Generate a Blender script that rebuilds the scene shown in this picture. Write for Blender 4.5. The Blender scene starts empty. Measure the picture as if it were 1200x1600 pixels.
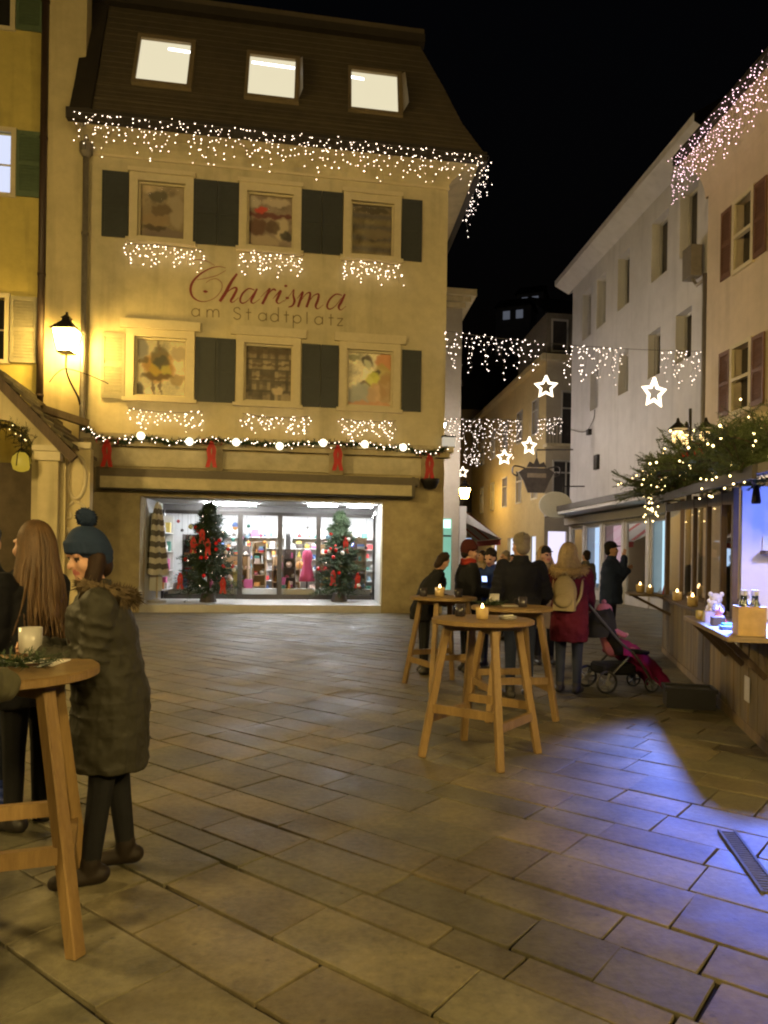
import bpy, bmesh, math, random
import numpy as np
from mathutils import Vector, Matrix
R = math.radians
sc = bpy.context.scene
random.seed(7)
rnd = random.uniform

# ------------------------------------------------------------------ camera
F, CH, HY, TH = 1156.0, 1.55, 868.0, R(0.9)      # focal length in photo pixels, eye height, horizon row, roll
cam_d = bpy.data.cameras.new('camera'); cam = bpy.data.objects.new('camera', cam_d)
sc.collection.objects.link(cam); sc.camera = cam
cam.location = (0, 0, CH); cam.rotation_euler = (R(90), -TH, 0)
cam_d.sensor_fit = 'AUTO'; cam_d.sensor_width = 36; cam_d.lens = 36 * F / 1600
cam_d.shift_y = (HY - 800) / 1600
cam_d.clip_start = 0.05; cam_d.clip_end = 2000

# ------------------------------------------------------------------ night sky
w = bpy.data.worlds.new('World'); sc.world = w; w.use_nodes = True
nt = w.node_tree; nt.nodes.clear()
sky = nt.nodes.new('ShaderNodeTexSky'); sky.sky_type = 'NISHITA'; sky.sun_disc = False
sky.sun_elevation = R(-4.0); sky.sun_rotation = R(200)
bgn = nt.nodes.new('ShaderNodeBackground'); bgn.inputs['Strength'].default_value = 0.05
wo = nt.nodes.new('ShaderNodeOutputWorld')
nt.links.new(sky.outputs[0], bgn.inputs[0]); nt.links.new(bgn.outputs[0], wo.inputs[0])

vs = sc.view_settings
vs.view_transform = 'Standard'; vs.look = 'None'; vs.exposure = 0.4; vs.gamma = 1.0; vs.use_curve_mapping = False
sc.cycles.use_denoising = True; sc.cycles.filter_width = 2.1
sc.cycles.max_bounces = 6; sc.cycles.diffuse_bounces = 3; sc.cycles.glossy_bounces = 3
sc.cycles.transparent_max_bounces = 8; sc.cycles.transmission_bounces = 4
sc.cycles.sample_clamp_indirect = 4.0
sc.cycles.caustics_reflective = False; sc.cycles.caustics_refractive = False

def ray(u, v):
    A = (u - 600) / F; B = -(v - HY) / F; c, s = math.cos(TH), math.sin(TH)
    return A * c - B * s, A * s + B * c
def P(u, v, d):
    a, b = ray(u, v); return Vector((a * d, d, CH + b * d))
def G(u, v, z=0.0):
    a, b = ray(u, v); d = (z - CH) / b; return Vector((a * d, d, z))

class Fr:
    """a building's own axes: x along its front, y into it, z up"""
    def __init__(s, O, ex, ey):
        s.O = Vector((O[0], O[1], 0)); s.ex = Vector((ex[0], ex[1], 0)).normalized(); s.ey = Vector((ey[0], ey[1], 0)).normalized()
    def __call__(s, x, y, z):
        return s.O + s.ex * x + s.ey * y + Vector((0, 0, z))
    def at(s, u, v, t=0.0):
        a, b = ray(u, v); o = s.O + s.ey * t; e = s.ex
        det = -e.x + a * e.y
        S = (o.x - a * o.y) / det
        l = (-e.x * o.y + e.y * o.x) / det
        return S, CH + b * l

# ------------------------------------------------------------------ mesh helpers
C = sc.collection.objects
def wloc(o):
    v = Vector((0, 0, 0))
    while o is not None:
        v += o.location; o = o.parent
    return v
def tag(o, label, cat, group=None):
    o['label'] = label; o['category'] = cat
    if group: o['group'] = group
    return o
def thing(name, label, cat, loc=(0, 0, 0), rz=0.0, group=None):
    o = bpy.data.objects.new(name, None); C.link(o); o.empty_display_size = .1
    o.location = loc; o.rotation_euler = (0, 0, rz)
    return tag(o, label, cat, group)
def copy_tree(o, parent=None):
    c = o.copy(); C.link(c); c.parent = parent
    for ch in list(o.children): copy_tree(ch, c)
    return c

class MB:
    def __init__(s, xf=None):
        s.v = []; s.f = []; s.m = []; s.xf = xf
    def add(s, vs, fs, m=0):
        k = len(s.v)
        if s.xf: s.v += [Vector(s.xf(*p)) for p in vs]
        else: s.v += [Vector(p) for p in vs]
        s.f += [tuple(i + k for i in f) for f in fs]; s.m += [m] * len(fs)
        return s
    def box(s, x0, x1, y0, y1, z0, z1, m=0):
        return s.add([(x0,y0,z0),(x1,y0,z0),(x1,y1,z0),(x0,y1,z0),(x0,y0,z1),(x1,y0,z1),(x1,y1,z1),(x0,y1,z1)],
                     [(0,3,2,1),(4,5,6,7),(0,1,5,4),(1,2,6,5),(2,3,7,6),(3,0,4,7)], m)
    def quad(s, a, b, c, d, m=0):
        return s.add([a, b, c, d], [(0, 1, 2, 3)], m)
    def bar(s, p, q, wd, ht=None, up=(0, 0, 1), m=0, w2=None):
        p = Vector(p); q = Vector(q); ht = ht or wd; d = (q - p).normalized()
        u = Vector(up); 
        if abs(d.dot(u)) > .97: u = Vector((1, 0, 0))
        a = d.cross(u).normalized(); b = a.cross(d).normalized()
        k = (w2 or wd) / wd; vs = []
        for c, g in ((p, 1), (q, k)):
            for i, j in ((-1,-1),(1,-1),(1,1),(-1,1)): vs.append(c + a * (i * wd * g / 2) + b * (j * ht * g / 2))
        return s.add(vs, [(0,1,2,3),(7,6,5,4),(0,4,5,1),(1,5,6,2),(2,6,7,3),(3,7,4,0)], m)
    def tube(s, pts, r, n=6, m=0, cap=True):
        pts = [Vector(p) for p in pts]; L = len(pts); rs = r if isinstance(r, (list, tuple)) else [r] * L
        vs = []; prev = None
        for i, p in enumerate(pts):
            d = (pts[min(i + 1, L - 1)] - pts[max(i - 1, 0)])
            d = d.normalized() if d.length > 1e-9 else Vector((0, 0, 1))
            if prev is None:
                u = Vector((0, 0, 1)) if abs(d.z) < .9 else Vector((1, 0, 0)); a = d.cross(u).normalized()
            else:
                a = prev - d * prev.dot(d); a = a.normalized() if a.length > 1e-6 else d.orthogonal().normalized()
            prev = a; b = d.cross(a)
            for k in range(n):
                t = 2 * math.pi * k / n; vs.append(p + (a * math.cos(t) + b * math.sin(t)) * rs[i])
        fs = [(i*n+k, i*n+(k+1)%n, (i+1)*n+(k+1)%n, (i+1)*n+k) for i in range(L-1) for k in range(n)]
        if cap: fs += [tuple(range(n))[::-1], tuple((L-1)*n+k for k in range(n))]
        return s.add(vs, fs, m)
    def lathe(s, prof, c=(0, 0, 0), n=16, m=0, sx=1, sy=1):
        vs = []
        for r, z in prof:
            for k in range(n):
                t = 2 * math.pi * k / n; vs.append((c[0] + r*sx*math.cos(t), c[1] + r*sy*math.sin(t), c[2] + z))
        L = len(prof)
        fs = [(i*n+k, i*n+(k+1)%n, (i+1)*n+(k+1)%n, (i+1)*n+k) for i in range(L-1) for k in range(n)]
        fs += [tuple(range(n))[::-1], tuple((L-1)*n+k for k in range(n))]
        return s.add(vs, fs, m)
    def ell(s, c, r, nu=10, nv=7, m=0, M=None):
        c = Vector(c); r = (r, r, r) if not isinstance(r, (tuple, list)) else r
        vs = [Vector((0, 0, -r[2]))]
        for j in range(1, nv):
            t = math.pi * j / nv - math.pi / 2
            for k in range(nu):
                p = 2 * math.pi * k / nu; vs.append(Vector((r[0]*math.cos(t)*math.cos(p), r[1]*math.cos(t)*math.sin(p), r[2]*math.sin(t))))
        vs.append(Vector((0, 0, r[2])))
        if M is not None: vs = [M @ v for v in vs]
        vs = [v + c for v in vs]; e = len(vs) - 1
        fs = [(0, 1 + (k+1) % nu, 1 + k) for k in range(nu)]
        for j in range(nv - 2):
            a = 1 + j * nu
            fs += [(a+k, a+(k+1)%nu, a+nu+(k+1)%nu, a+nu+k) for k in range(nu)]
        a = 1 + (nv - 2) * nu
        fs += [(a+k, a+(k+1)%nu, e) for k in range(nu)]
        return s.add(vs, fs, m)
    def octa(s, c, r, m=0):
        x, y, z = c
        return s.add([(x+r,y,z),(x-r,y,z),(x,y+r,z),(x,y-r,z),(x,y,z+r),(x,y,z-r)],
                     [(0,2,4),(2,1,4),(1,3,4),(3,0,4),(2,0,5),(1,2,5),(3,1,5),(0,3,5)], m)
    def cap(s, p, r0, q, r1, n=10, m=0):
        """tapered capsule"""
        p = Vector(p); q = Vector(q); d = (q - p); L = d.length; d = d / L if L > 1e-6 else Vector((0,0,1))
        pts, rs = [], []
        for t in (-85, -60, -30, 0): pts.append(p + d * (r0 * math.sin(R(t)))); rs.append(r0 * math.cos(R(t)))
        for t in (0, 30, 60, 85): pts.append(q + d * (r1 * math.sin(R(t)))); rs.append(r1 * math.cos(R(t)))
        return s.tube(pts, rs, n, m)
    def prism(s, poly, fn, d0, d1, m=0):
        """polygon given as 2-d points, fn(x, y, depth) -> 3-d"""
        n = len(poly); vs = [fn(x, y, d0) for x, y in poly] + [fn(x, y, d1) for x, y in poly]
        return s.add(vs, [tuple(range(n)), tuple(range(2*n-1, n-1, -1))] + [(i, i+n, (i+1)%n+n, (i+1)%n) for i in range(n)], m)
    def mesh(s, name, off=Vector((0, 0, 0)), smooth=False):
        me = bpy.data.meshes.new(name)
        me.from_pydata([tuple(v - off) for v in s.v], [], s.f); me.update()
        if len(set(s.m)) > 1: me.polygons.foreach_set('material_index', s.m)
        if smooth: me.polygons.foreach_set('use_smooth', [True] * len(me.polygons))
        return me
    def build(s, name, mat, parent=None, smooth=False, local=False, kind=None, fix=True, bevel=0.0, label=None):
        off = wloc(parent) if (parent is not None and not local) else Vector((0, 0, 0))
        me = s.mesh(name, off, smooth)
        for mm in (mat if isinstance(mat, (list, tuple)) else [mat]): me.materials.append(mm)
        if fix or bevel:
            bm = bmesh.new(); bm.from_mesh(me)
            if fix: bmesh.ops.recalc_face_normals(bm, faces=bm.faces)
            if bevel: bmesh.ops.bevel(bm, geom=list(bm.edges), offset=bevel, segments=1, affect='EDGES')
            bm.to_mesh(me); bm.free()
        o = bpy.data.objects.new(name, me); C.link(o); o.parent = parent
        if kind: o['kind'] = kind
        if label: o['label'] = label
        return o

# ------------------------------------------------------------------ materials
MATS = {}
def pm(name, col, rough=.75, var=.18, scale=6.0, bump=.15, metal=0.0, spec=.4, col2=None, stretch=(1, 1, 1), sheen=0, bdist=.01, attr=None, streak=0, spots=0):
    """painted/rough surface: base colour broken up by two scales of noise, fine relief"""
    if name in MATS: return MATS[name]
    m = bpy.data.materials.new(name); m.use_nodes = True; N = m.node_tree.nodes; L = m.node_tree.links
    b = N['Principled BSDF']; b.inputs['Roughness'].default_value = rough; b.inputs['Metallic'].default_value = metal
    b.inputs['Specular IOR Level'].default_value = spec
    if sheen: b.inputs['Sheen Weight'].default_value = sheen
    tc = N.new('ShaderNodeTexCoord'); mp = N.new('ShaderNodeMapping'); mp.inputs['Scale'].default_value = stretch
    L.new(tc.outputs['Object'], mp.inputs[0])
    n1 = N.new('ShaderNodeTexNoise'); n1.inputs['Scale'].default_value = scale; n1.inputs['Detail'].default_value = 6; n1.inputs['Roughness'].default_value = .65
    n2 = N.new('ShaderNodeTexNoise'); n2.inputs['Scale'].default_value = scale * .13; n2.inputs['Detail'].default_value = 3
    L.new(mp.outputs[0], n1.inputs[0]); L.new(mp.outputs[0], n2.inputs[0])
    c2 = col2 or tuple(c * (1 - var) for c in col); c1 = col if col2 else tuple(min(1, c * (1 + var)) for c in col)
    mx = N.new('ShaderNodeMix'); mx.data_type = 'RGBA'; mx.inputs['A'].default_value = (*c1, 1); mx.inputs['B'].default_value = (*c2, 1)
    av = N.new('ShaderNodeMath'); av.operation = 'ADD'; L.new(n1.outputs[0], av.inputs[0]); L.new(n2.outputs[0], av.inputs[1])
    mr = N.new('ShaderNodeMapRange'); mr.inputs['From Min'].default_value = .7; mr.inputs['From Max'].default_value = 1.3
    L.new(av.outputs[0], mr.inputs[0]); L.new(mr.outputs[0], mx.inputs['Factor'])
    out = mx.outputs['Result']
    if attr:
        at = N.new('ShaderNodeAttribute'); at.attribute_name = attr
        mu = N.new('ShaderNodeMix'); mu.data_type = 'RGBA'; mu.blend_type = 'MULTIPLY'; mu.inputs['Factor'].default_value = 1
        L.new(out, mu.inputs['A']); L.new(at.outputs['Color'], mu.inputs['B']); out = mu.outputs['Result']
    if streak:     # rain streaks and grime running down the wall
        ms = N.new('ShaderNodeMapping'); ms.inputs['Scale'].default_value = (2.6, 2.6, .22); L.new(tc.outputs['Object'], ms.inputs[0])
        ns = N.new('ShaderNodeTexNoise'); ns.inputs['Scale'].default_value = 1.0; ns.inputs['Detail'].default_value = 5; L.new(ms.outputs[0], ns.inputs[0])
        rs_ = N.new('ShaderNodeMapRange'); rs_.inputs['From Min'].default_value = .52; rs_.inputs['From Max'].default_value = .75; rs_.inputs['To Min'].default_value = 1; rs_.inputs['To Max'].default_value = 1 - streak; L.new(ns.outputs[0], rs_.inputs[0])
        mu = N.new('ShaderNodeMix'); mu.data_type = 'RGBA'; mu.blend_type = 'MULTIPLY'; mu.inputs['Factor'].default_value = 1; L.new(out, mu.inputs['A']); L.new(rs_.outputs[0], mu.inputs['B']); out = mu.outputs['Result']
    if spots:      # trodden gum, grit and damp stains
        vo = N.new('ShaderNodeTexVoronoi'); vo.inputs['Scale'].default_value = 7.0; L.new(tc.outputs['Object'], vo.inputs[0])
        r1 = N.new('ShaderNodeMapRange'); r1.inputs['From Min'].default_value = .055; r1.inputs['From Max'].default_value = .10; r1.inputs['To Min'].default_value = .62; r1.inputs['To Max'].default_value = 1; L.new(vo.outputs['Distance'], r1.inputs[0])
        nb = N.new('ShaderNodeTexNoise'); nb.inputs['Scale'].default_value = 1.1; nb.inputs['Detail'].default_value = 7; nb.inputs['Roughness'].default_value = .7; L.new(tc.outputs['Object'], nb.inputs[0])
        r2 = N.new('ShaderNodeMapRange'); r2.inputs['From Min'].default_value = .35; r2.inputs['From Max'].default_value = .65; r2.inputs['To Min'].default_value = 1 - spots; r2.inputs['To Max'].default_value = 1.1; L.new(nb.outputs[0], r2.inputs[0])
        mm = N.new('ShaderNodeMath'); mm.operation = 'MULTIPLY'; L.new(r1.outputs[0], mm.inputs[0]); L.new(r2.outputs[0], mm.inputs[1])
        mu = N.new('ShaderNodeMix'); mu.data_type = 'RGBA'; mu.blend_type = 'MULTIPLY'; mu.inputs['Factor'].default_value = 1; L.new(out, mu.inputs['A']); L.new(mm.outputs[0], mu.inputs['B']); out = mu.outputs['Result']
        r3 = N.new('ShaderNodeMapRange'); r3.inputs['From Min'].default_value = .35; r3.inputs['From Max'].default_value = .65; r3.inputs['To Min'].default_value = rough - .12; r3.inputs['To Max'].default_value = rough + .14; L.new(nb.outputs[0], r3.inputs[0]); L.new(r3.outputs[0], b.inputs['Roughness'])
    L.new(out, b.inputs['Base Color'])
    if bump:
        bn = N.new('ShaderNodeBump'); bn.inputs['Strength'].default_value = bump; bn.inputs['Distance'].default_value = bdist
        L.new(n1.outputs[0], bn.inputs['Height']); L.new(bn.outputs[0], b.inputs['Normal'])
    MATS[name] = m; return m
def em(name, col, st, back=(.02, .02, .02)):
    if name in MATS: return MATS[name]
    m = bpy.data.materials.new(name); m.use_nodes = True; b = m.node_tree.nodes['Principled BSDF']
    b.inputs['Base Color'].default_value = (*back, 1); b.inputs['Emission Color'].default_value = (*col, 1); b.inputs['Emission Strength'].default_value = st
    MATS[name] = m; return m
def glassm(name, tint=(1, 1, 1), rough=.03):
    if name in MATS: return MATS[name]
    m = bpy.data.materials.new(name); m.use_nodes = True; N = m.node_tree.nodes; L = m.node_tree.links; N.clear()
    o = N.new('ShaderNodeOutputMaterial'); t = N.new('ShaderNodeBsdfTransparent'); t.inputs[0].default_value = (*tint, 1)
    g = N.new('ShaderNodeBsdfGlossy'); g.inputs['Roughness'].default_value = rough
    fr = N.new('ShaderNodeFresnel'); fr.inputs[0].default_value = 1.5; mx = N.new('ShaderNodeMixShader')
    L.new(fr.outputs[0], mx.inputs[0]); L.new(t.outputs[0], mx.inputs[1]); L.new(g.outputs[0], mx.inputs[2]); L.new(mx.outputs[0], o.inputs[0])
    MATS[name] = m; return m
def printm(name, rough=.35):
    if name in MATS: return MATS[name]
    m = bpy.data.materials.new(name); m.use_nodes = True; N = m.node_tree.nodes; L = m.node_tree.links
    b = N['Principled BSDF']; b.inputs['Roughness'].default_value = rough
    a = N.new('ShaderNodeAttribute'); a.attribute_name = 'ink'; L.new(a.outputs['Color'], b.inputs['Base Color'])
    MATS[name] = m; return m
def rgbm(name, col, rough=.5, spec=.4, metal=0):
    return pm(name, col, rough, .08, 20, .05, metal, spec)

def point(name, loc, col, watts, radius, parent=None):
    l = bpy.data.lights.new(name, 'POINT'); l.energy = watts; l.color = col; l.shadow_soft_size = radius
    o = bpy.data.objects.new(name, l); C.link(o)
    o.parent = parent; o.location = Vector(loc) - (wloc(parent) if parent else Vector((0, 0, 0))); return o

# wall with real openings: quads between the breaks, reveals where a hole is
def wall_holes(mb, fr, s0, s1, z0, z1, holes, t=0.0, depth=.22, m=0, mrev=None):
    ss = sorted({s0, s1, *[h[0] for h in holes], *[h[1] for h in holes]}); zs = sorted({z0, z1, *[h[2] for h in holes], *[h[3] for h in holes]})
    for a, b in zip(ss, ss[1:]):
        for c, d in zip(zs, zs[1:]):
            x, y = (a + b) / 2, (c + d) / 2
            if any(h[0] < x < h[1] and h[2] < y < h[3] for h in holes): continue
            mb.quad(fr(a, t, c), fr(b, t, c), fr(b, t, d), fr(a, t, d), m)
    r = m if mrev is None else mrev
    for a, b, c, d in holes:
        e = t + depth
        mb.quad(fr(a,t,c), fr(a,e,c), fr(a,e,d), fr(a,t,d), r); mb.quad(fr(b,e,c), fr(b,t,c), fr(b,t,d), fr(b,e,d), r)
        mb.quad(fr(a,t,d), fr(a,e,d), fr(b,e,d), fr(b,t,d), r); mb.quad(fr(a,e,c), fr(a,t,c), fr(b,t,c), fr(b,e,c), r)
    return mb

def fbox(fr, x0, x1, y0, y1, z0, z1, mb=None, m=0):
    mb = mb or MB(); k = mb.xf; mb.xf = fr; mb.box(x0, x1, y0, y1, z0, z1, m); mb.xf = k; return mb
def spline(pts, n=6):
    pts = [Vector(p) for p in pts]; out = []
    for i in range(len(pts) - 1):
        p0, p1, p2, p3 = pts[max(i-1, 0)], pts[i], pts[i+1], pts[min(i+2, len(pts)-1)]
        for k in range(n):
            t = k / n; out.append(.5 * ((2*p1) + (p2-p0)*t + (2*p0-5*p1+4*p2-p3)*t*t + (3*p1-p0-3*p2+p3)*t**3))
    out.append(pts[-1]); return out

# materials used in many places
plaster_cream = pm('cream_plaster', (.52, .45, .28), .9, .16, 3, .30, streak=.24)
plaster_ochre = pm('ochre_plaster', (.50, .40, .115), .9, .16, 3, .3, streak=.35)
plaster_pale = pm('pale_plaster', (.55, .46, .26), .9, .14, 3, .25, streak=.3)
stone_brown = pm('brown_stone', (.36, .295, .165), .85, .35, 3, .5, bdist=.02)
stone_frieze = pm('frieze_stone', (.48, .415, .26), .85, .25, 4, .3)
trim_cream = pm('cream_trim', (.58, .50, .32), .7, .08, 8, .06)
shutter_dark = pm('dark_shutter_paint', (.038, .042, .040), .55, .15, 10, .1)
shutter_green = pm('green_shutter_paint', (.10, .14, .08), .55, .15, 10, .1)
shutter_grey_lit = pm('grey_lit_shutter_paint', (.30, .27, .18), .6, .15, 10, .1)  # lantern light on the shop leaf is put into this lighter tone
roof_brown = pm('brown_roof_sheet', (.088, .070, .046), .8, .25, 3, .3)
roof_dark = pm('dark_roof_edge', (.03, .024, .018), .7, .2, 6, .2)
pipe_dark = pm('dark_pipe', (.05, .03, .02), .5, .2, 8, .1)
pipe_grey = pm('grey_pipe', (.25, .22, .18), .45, .2, 8, .1, metal=.4)
plaster_white = pm('white_plaster', (.58, .56, .545), .9, .10, 2, .25, streak=.14)
plaster_warm = pm('warm_plaster', (.56, .46, .33), .9, .12, 2, .25, streak=.15)
wood_table = pm('table_wood', (.25, .16, .06), .55, .35, 14, .25, stretch=(6, 6, .6), col2=(.15, .09, .032))
wood_dark = pm('dark_wood', (.085, .055, .03), .7, .35, 10, .3, stretch=(5, 5, .6))
wood_mid = pm('weathered_wood', (.17, .12, .06), .7, .35, 10, .3, stretch=(5, 5, .6))
fir = pm('fir_needles', (.025, .045, .014), .6, .5, 12, 0)
bark = pm('bark', (.07, .045, .03), .9, .3, 20, .4)
iron = pm('wrought_iron', (.025, .022, .02), .5, .2, 12, .1, metal=.6)
red_cloth = pm('red_ribbon', (.42, .02, .015), .55, .2, 12, .1)
bulb_warm = em('warm_fairy_bulb', (1.0, .77, .57), 9)
bulb_cool = em('cool_fairy_bulb', (1.0, .82, .70), 6)
bulb_tree = em('yellow_fairy_bulb', (1.0, .74, .30), 8)
globe_m = em('glowing_globe', (1.0, .90, .62), 2.2)
wire_m = pm('wire', (.10, .09, .08), .6, .1, 20, 0)
glass_clear = glassm('clear_glass')
black_in = pm('dark_room', (.012, .011, .01), .9, .1, 5, 0)
# ================================================================== GROUND
ground = MB().quad((-600,-200,-.06),(600,-200,-.06),(600,900,-.06),(-600,900,-.06)).build('ground', pm('earth', (.05,.045,.04), .95, .2, 2, .2))
ground['kind'] = 'structure'
stone_m = pm('paving_stone', (.145, .125, .075), .58, .34, 24, .6, spec=.30, bdist=.008, attr='tint', spots=.35)
pave = MB().quad((-40,-6,-.022),(40,-6,-.022),(40,75,-.022),(-40,75,-.022)).build('stone_pavement', pm('joint_sand', (.018,.014,.01), .95, .3, 30, .2))
pave['kind'] = 'structure'
pd, qd = Vector((.783, -.622, 0)), Vector((.622, .783, 0))
rs = random.Random(11); slabs = []
q = -4.0
while q < 52:
    wq = rs.choice((.19, .23, .27, .31, .36, .42)) * rs.uniform(.95, 1.05)
    p = -46 + rs.uniform(0, 1)
    while p < 30:
        lp = rs.uniform(.30, .78)
        c = pd * (p + lp / 2) + qd * (q + wq / 2)
        if .6 < c.y < 46 and abs(c.x) < .56 * c.y + 2.2 and not (c.y > 22 and c.x < 1.0):
            slabs.append((c, lp, wq))
        p += lp
    q += wq
def slab_mesh(mb, cols, c, lp, wq):
    h = rs.gauss(0, .0014); tx, ty = rs.gauss(0, .002), rs.gauss(0, .002)
    tone = rs.choice((.78, .90, .97, 1.0, 1.04, 1.14)) * rs.uniform(.95, 1.05); wm = rs.uniform(-.06, .06)
    col = (tone * (1 + wm), tone, tone * (1 - wm), 1)
    jit = {(i, j): (rs.gauss(0, .004), rs.gauss(0, .0035)) for i in (-1, 1) for j in (-1, 1)}
    gp, gq = .003 + rs.uniform(0, .004), .005 + rs.uniform(0, .007)
    for zz, ins in ((-.05, 0), (-.002, 0), (0, .0022)):
        for i, j in ((-1,-1),(1,-1),(1,1),(-1,1)):
            a, b = i * (lp/2 - gp - ins), j * (wq/2 - gq - ins)
            mb.v.append(c + pd * (a + jit[(i, j)][0]) + qd * (b + jit[(i, j)][1]) + Vector((0, 0, zz + (h + a*tx + b*ty if zz > -.04 else 0))))
            cols.append(col)
    k = len(mb.v) - 12
    for l in (0, 4):
        for i in range(4): mb.f.append((k+l+i, k+l+(i+1)%4, k+l+4+(i+1)%4, k+l+4+i)); mb.m.append(0)
    mb.f.append((k+8, k+9, k+10, k+11)); mb.m.append(0)
def colour(o, cols, name='tint'):
    a = o.data.color_attributes.new(name, 'FLOAT_COLOR', 'POINT'); a.data.foreach_set('color', [x for c in cols for x in c])
def rank(s):
    c = s[0]; vis = abs(c.x) < .53 * c.y + .3 and c.y > 1.9
    return (0 if vis else 1, c.y)
slabs.sort(key=rank)
for s in slabs[:300]:
    mb = MB(); cols = []; slab_mesh(mb, cols, *s); o = mb.build('paving_slab', stone_m, pave); colour(o, cols)
mb = MB(); cols = []
for s in slabs[300:]: slab_mesh(mb, cols, *s)
o = mb.build('paving_slab_field', stone_m, pave, kind='stuff'); colour(o, cols)

# metal channel drain in front of the stall
A, B = G(1148, 1302), G(1222, 1400)
dr = thing('drain_channel', 'narrow metal slot drain set into the blue-lit paving beside the stall', 'drain', (A.x, A.y, 0))
steel = pm('drain_steel', (.07, .07, .07), .75, .3, 20, .2, metal=.1, spec=.15)
d = (B - A).normalized(); nn = Vector((d.y, -d.x, 0)); L = (B - A).length
for off in (0, .085):
    MB().bar(A + nn*off + Vector((0,0,.006)), B + nn*off + Vector((0,0,.006)), .014, .022).build('rail', steel, dr)
for i in range(26):
    p = A + d * (L * (i + .5) / 26) + Vector((0, 0, .004)); MB().bar(p + nn*.004, p + nn*.081, .012, .016).build('bar', steel, dr)

# ================================================================== fairy lights
def curtain(name, label, A, B, nstr, drop, step, mat, r=.02, group=None, sag=0.0, jit=.05, wob=.03, seed=1, cable=True, depth=.04, skip=None):
    """a cable from A to B with hanging bulb wires; drop(f) gives the length at fraction f"""
    rr = random.Random(seed); A = Vector(A); B = Vector(B)
    t = thing(name, label, 'fairy lights', A, 0, group)
    def on(f): return A.lerp(B, f) - Vector((0, 0, sag * 4 * f * (1 - f)))
    if cable: MB().tube([on(i / 24) for i in range(25)], .007, 4).build('cable', wire_m, t)
    wires, bulbs = MB(), MB()
    for i in range(nstr):
        f = (i + .5) / nstr + rr.uniform(-.3, .3) / nstr
        if skip and skip(f): continue
        p = on(f); Ld = drop(f, i) * rr.uniform(.85, 1.12); z = rr.uniform(0, step * .6); x = p.copy()
        pts = [x.copy()]
        while z < Ld:
            q = p + Vector((rr.gauss(0, wob), rr.gauss(0, depth), -z)); pts.append(q)
            bulbs.octa(q + Vector((rr.gauss(0, jit), rr.gauss(0, depth), rr.gauss(0, jit * .5))), r * rr.uniform(.7, 1.2))
            z += step * rr.uniform(.7, 1.4)
        if len(pts) > 1: wires.tube(pts, .0025, 3, cap=False)
    if wires.v: wires.build('hanging_wire', wire_m, t, kind='stuff')
    bulbs.build('bulb_string', mat, t, fix=False, kind='stuff')
    return t

# ================================================================== SHOP HOUSE
al = R(9.4)
FB = Fr(G(690, 958), (math.cos(al), math.sin(al)), (-.085, .9964))
at = FB.at
shop = thing('shop_house', 'cream plastered shop house with dark shutters and red script sign above its arcade', 'building', FB(-4.6, 0, 0))
UP = [(-8.13, -6.95, 9.6, 11.03), (-5.39, -4.18, 9.6, 11.03), (-2.66, -1.5, 9.6, 11.03)]
LO = [(-8.16, -6.86, 5.54, 7.05), (-5.41, -4.14, 5.54, 7.05), (-2.71, -1.46, 5.54, 7.05)]
mb = MB(); wall_holes(mb, FB, -9.36, 0, 4.2, 11.75, UP + LO, 0, .2)
mb.quad(FB(0,0,4.2), FB(0,12,4.2), FB(0,12,12.3), FB(0,0,12.3))
mb.quad(FB(-9.36,.0,4.2), FB(-9.36,12,4.2), FB(-9.36,12,12.3), FB(-9.36,0,12.3))
mb.build('wall', plaster_cream, shop)

# cove and eaves, mitred round the corner
prof_px = [(757, 240), (722, 193), (692, 135), (656, 72)]
prof = []
for u, v in prof_px:
    lo, hi = -2.5, 4.0
    for _ in range(60):
        mid = (lo + hi) / 2
        if at(u, v, mid)[0] + mid > 0: hi = mid
        else: lo = mid
    prof.append((mid, at(u, v, mid)[1]))
te, ze = prof[0]
cove = []
for k in range(9):
    a = math.pi / 2 * k / 8; cove.append((te * .93 * (1 - math.cos(a)), 11.6 + (ze - .22 - 11.6) * math.sin(a)))
mb = MB()
for (t0, z0), (t1, z1) in zip(cove, cove[1:]):
    mb.quad(FB(-9.5, t0, z0), FB(-t0, t0, z0), FB(-t1, t1, z1), FB(-9.5, t1, z1))
    mb.quad(FB(-t0, t0, z0), FB(-t0, 12, z0), FB(-t1, 12, z1), FB(-t1, t1, z1))
mb.build('cove', plaster_cream, shop, smooth=True)
fbox(FB, -9.38, .03, -.035, .0, 11.56, 11.62).build('string_course', trim_cream, shop)
mb = MB()
for x0, x1, y0, y1 in ((-9.62, -te + .06, te - .06, te + .12), (-te - .12, -te + .06, te + .12, 12)):
    fbox(FB, x0, x1, y0, y1, ze - .24, ze + .02, mb)
mb.build('gutter', roof_dark, shop)
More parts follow.
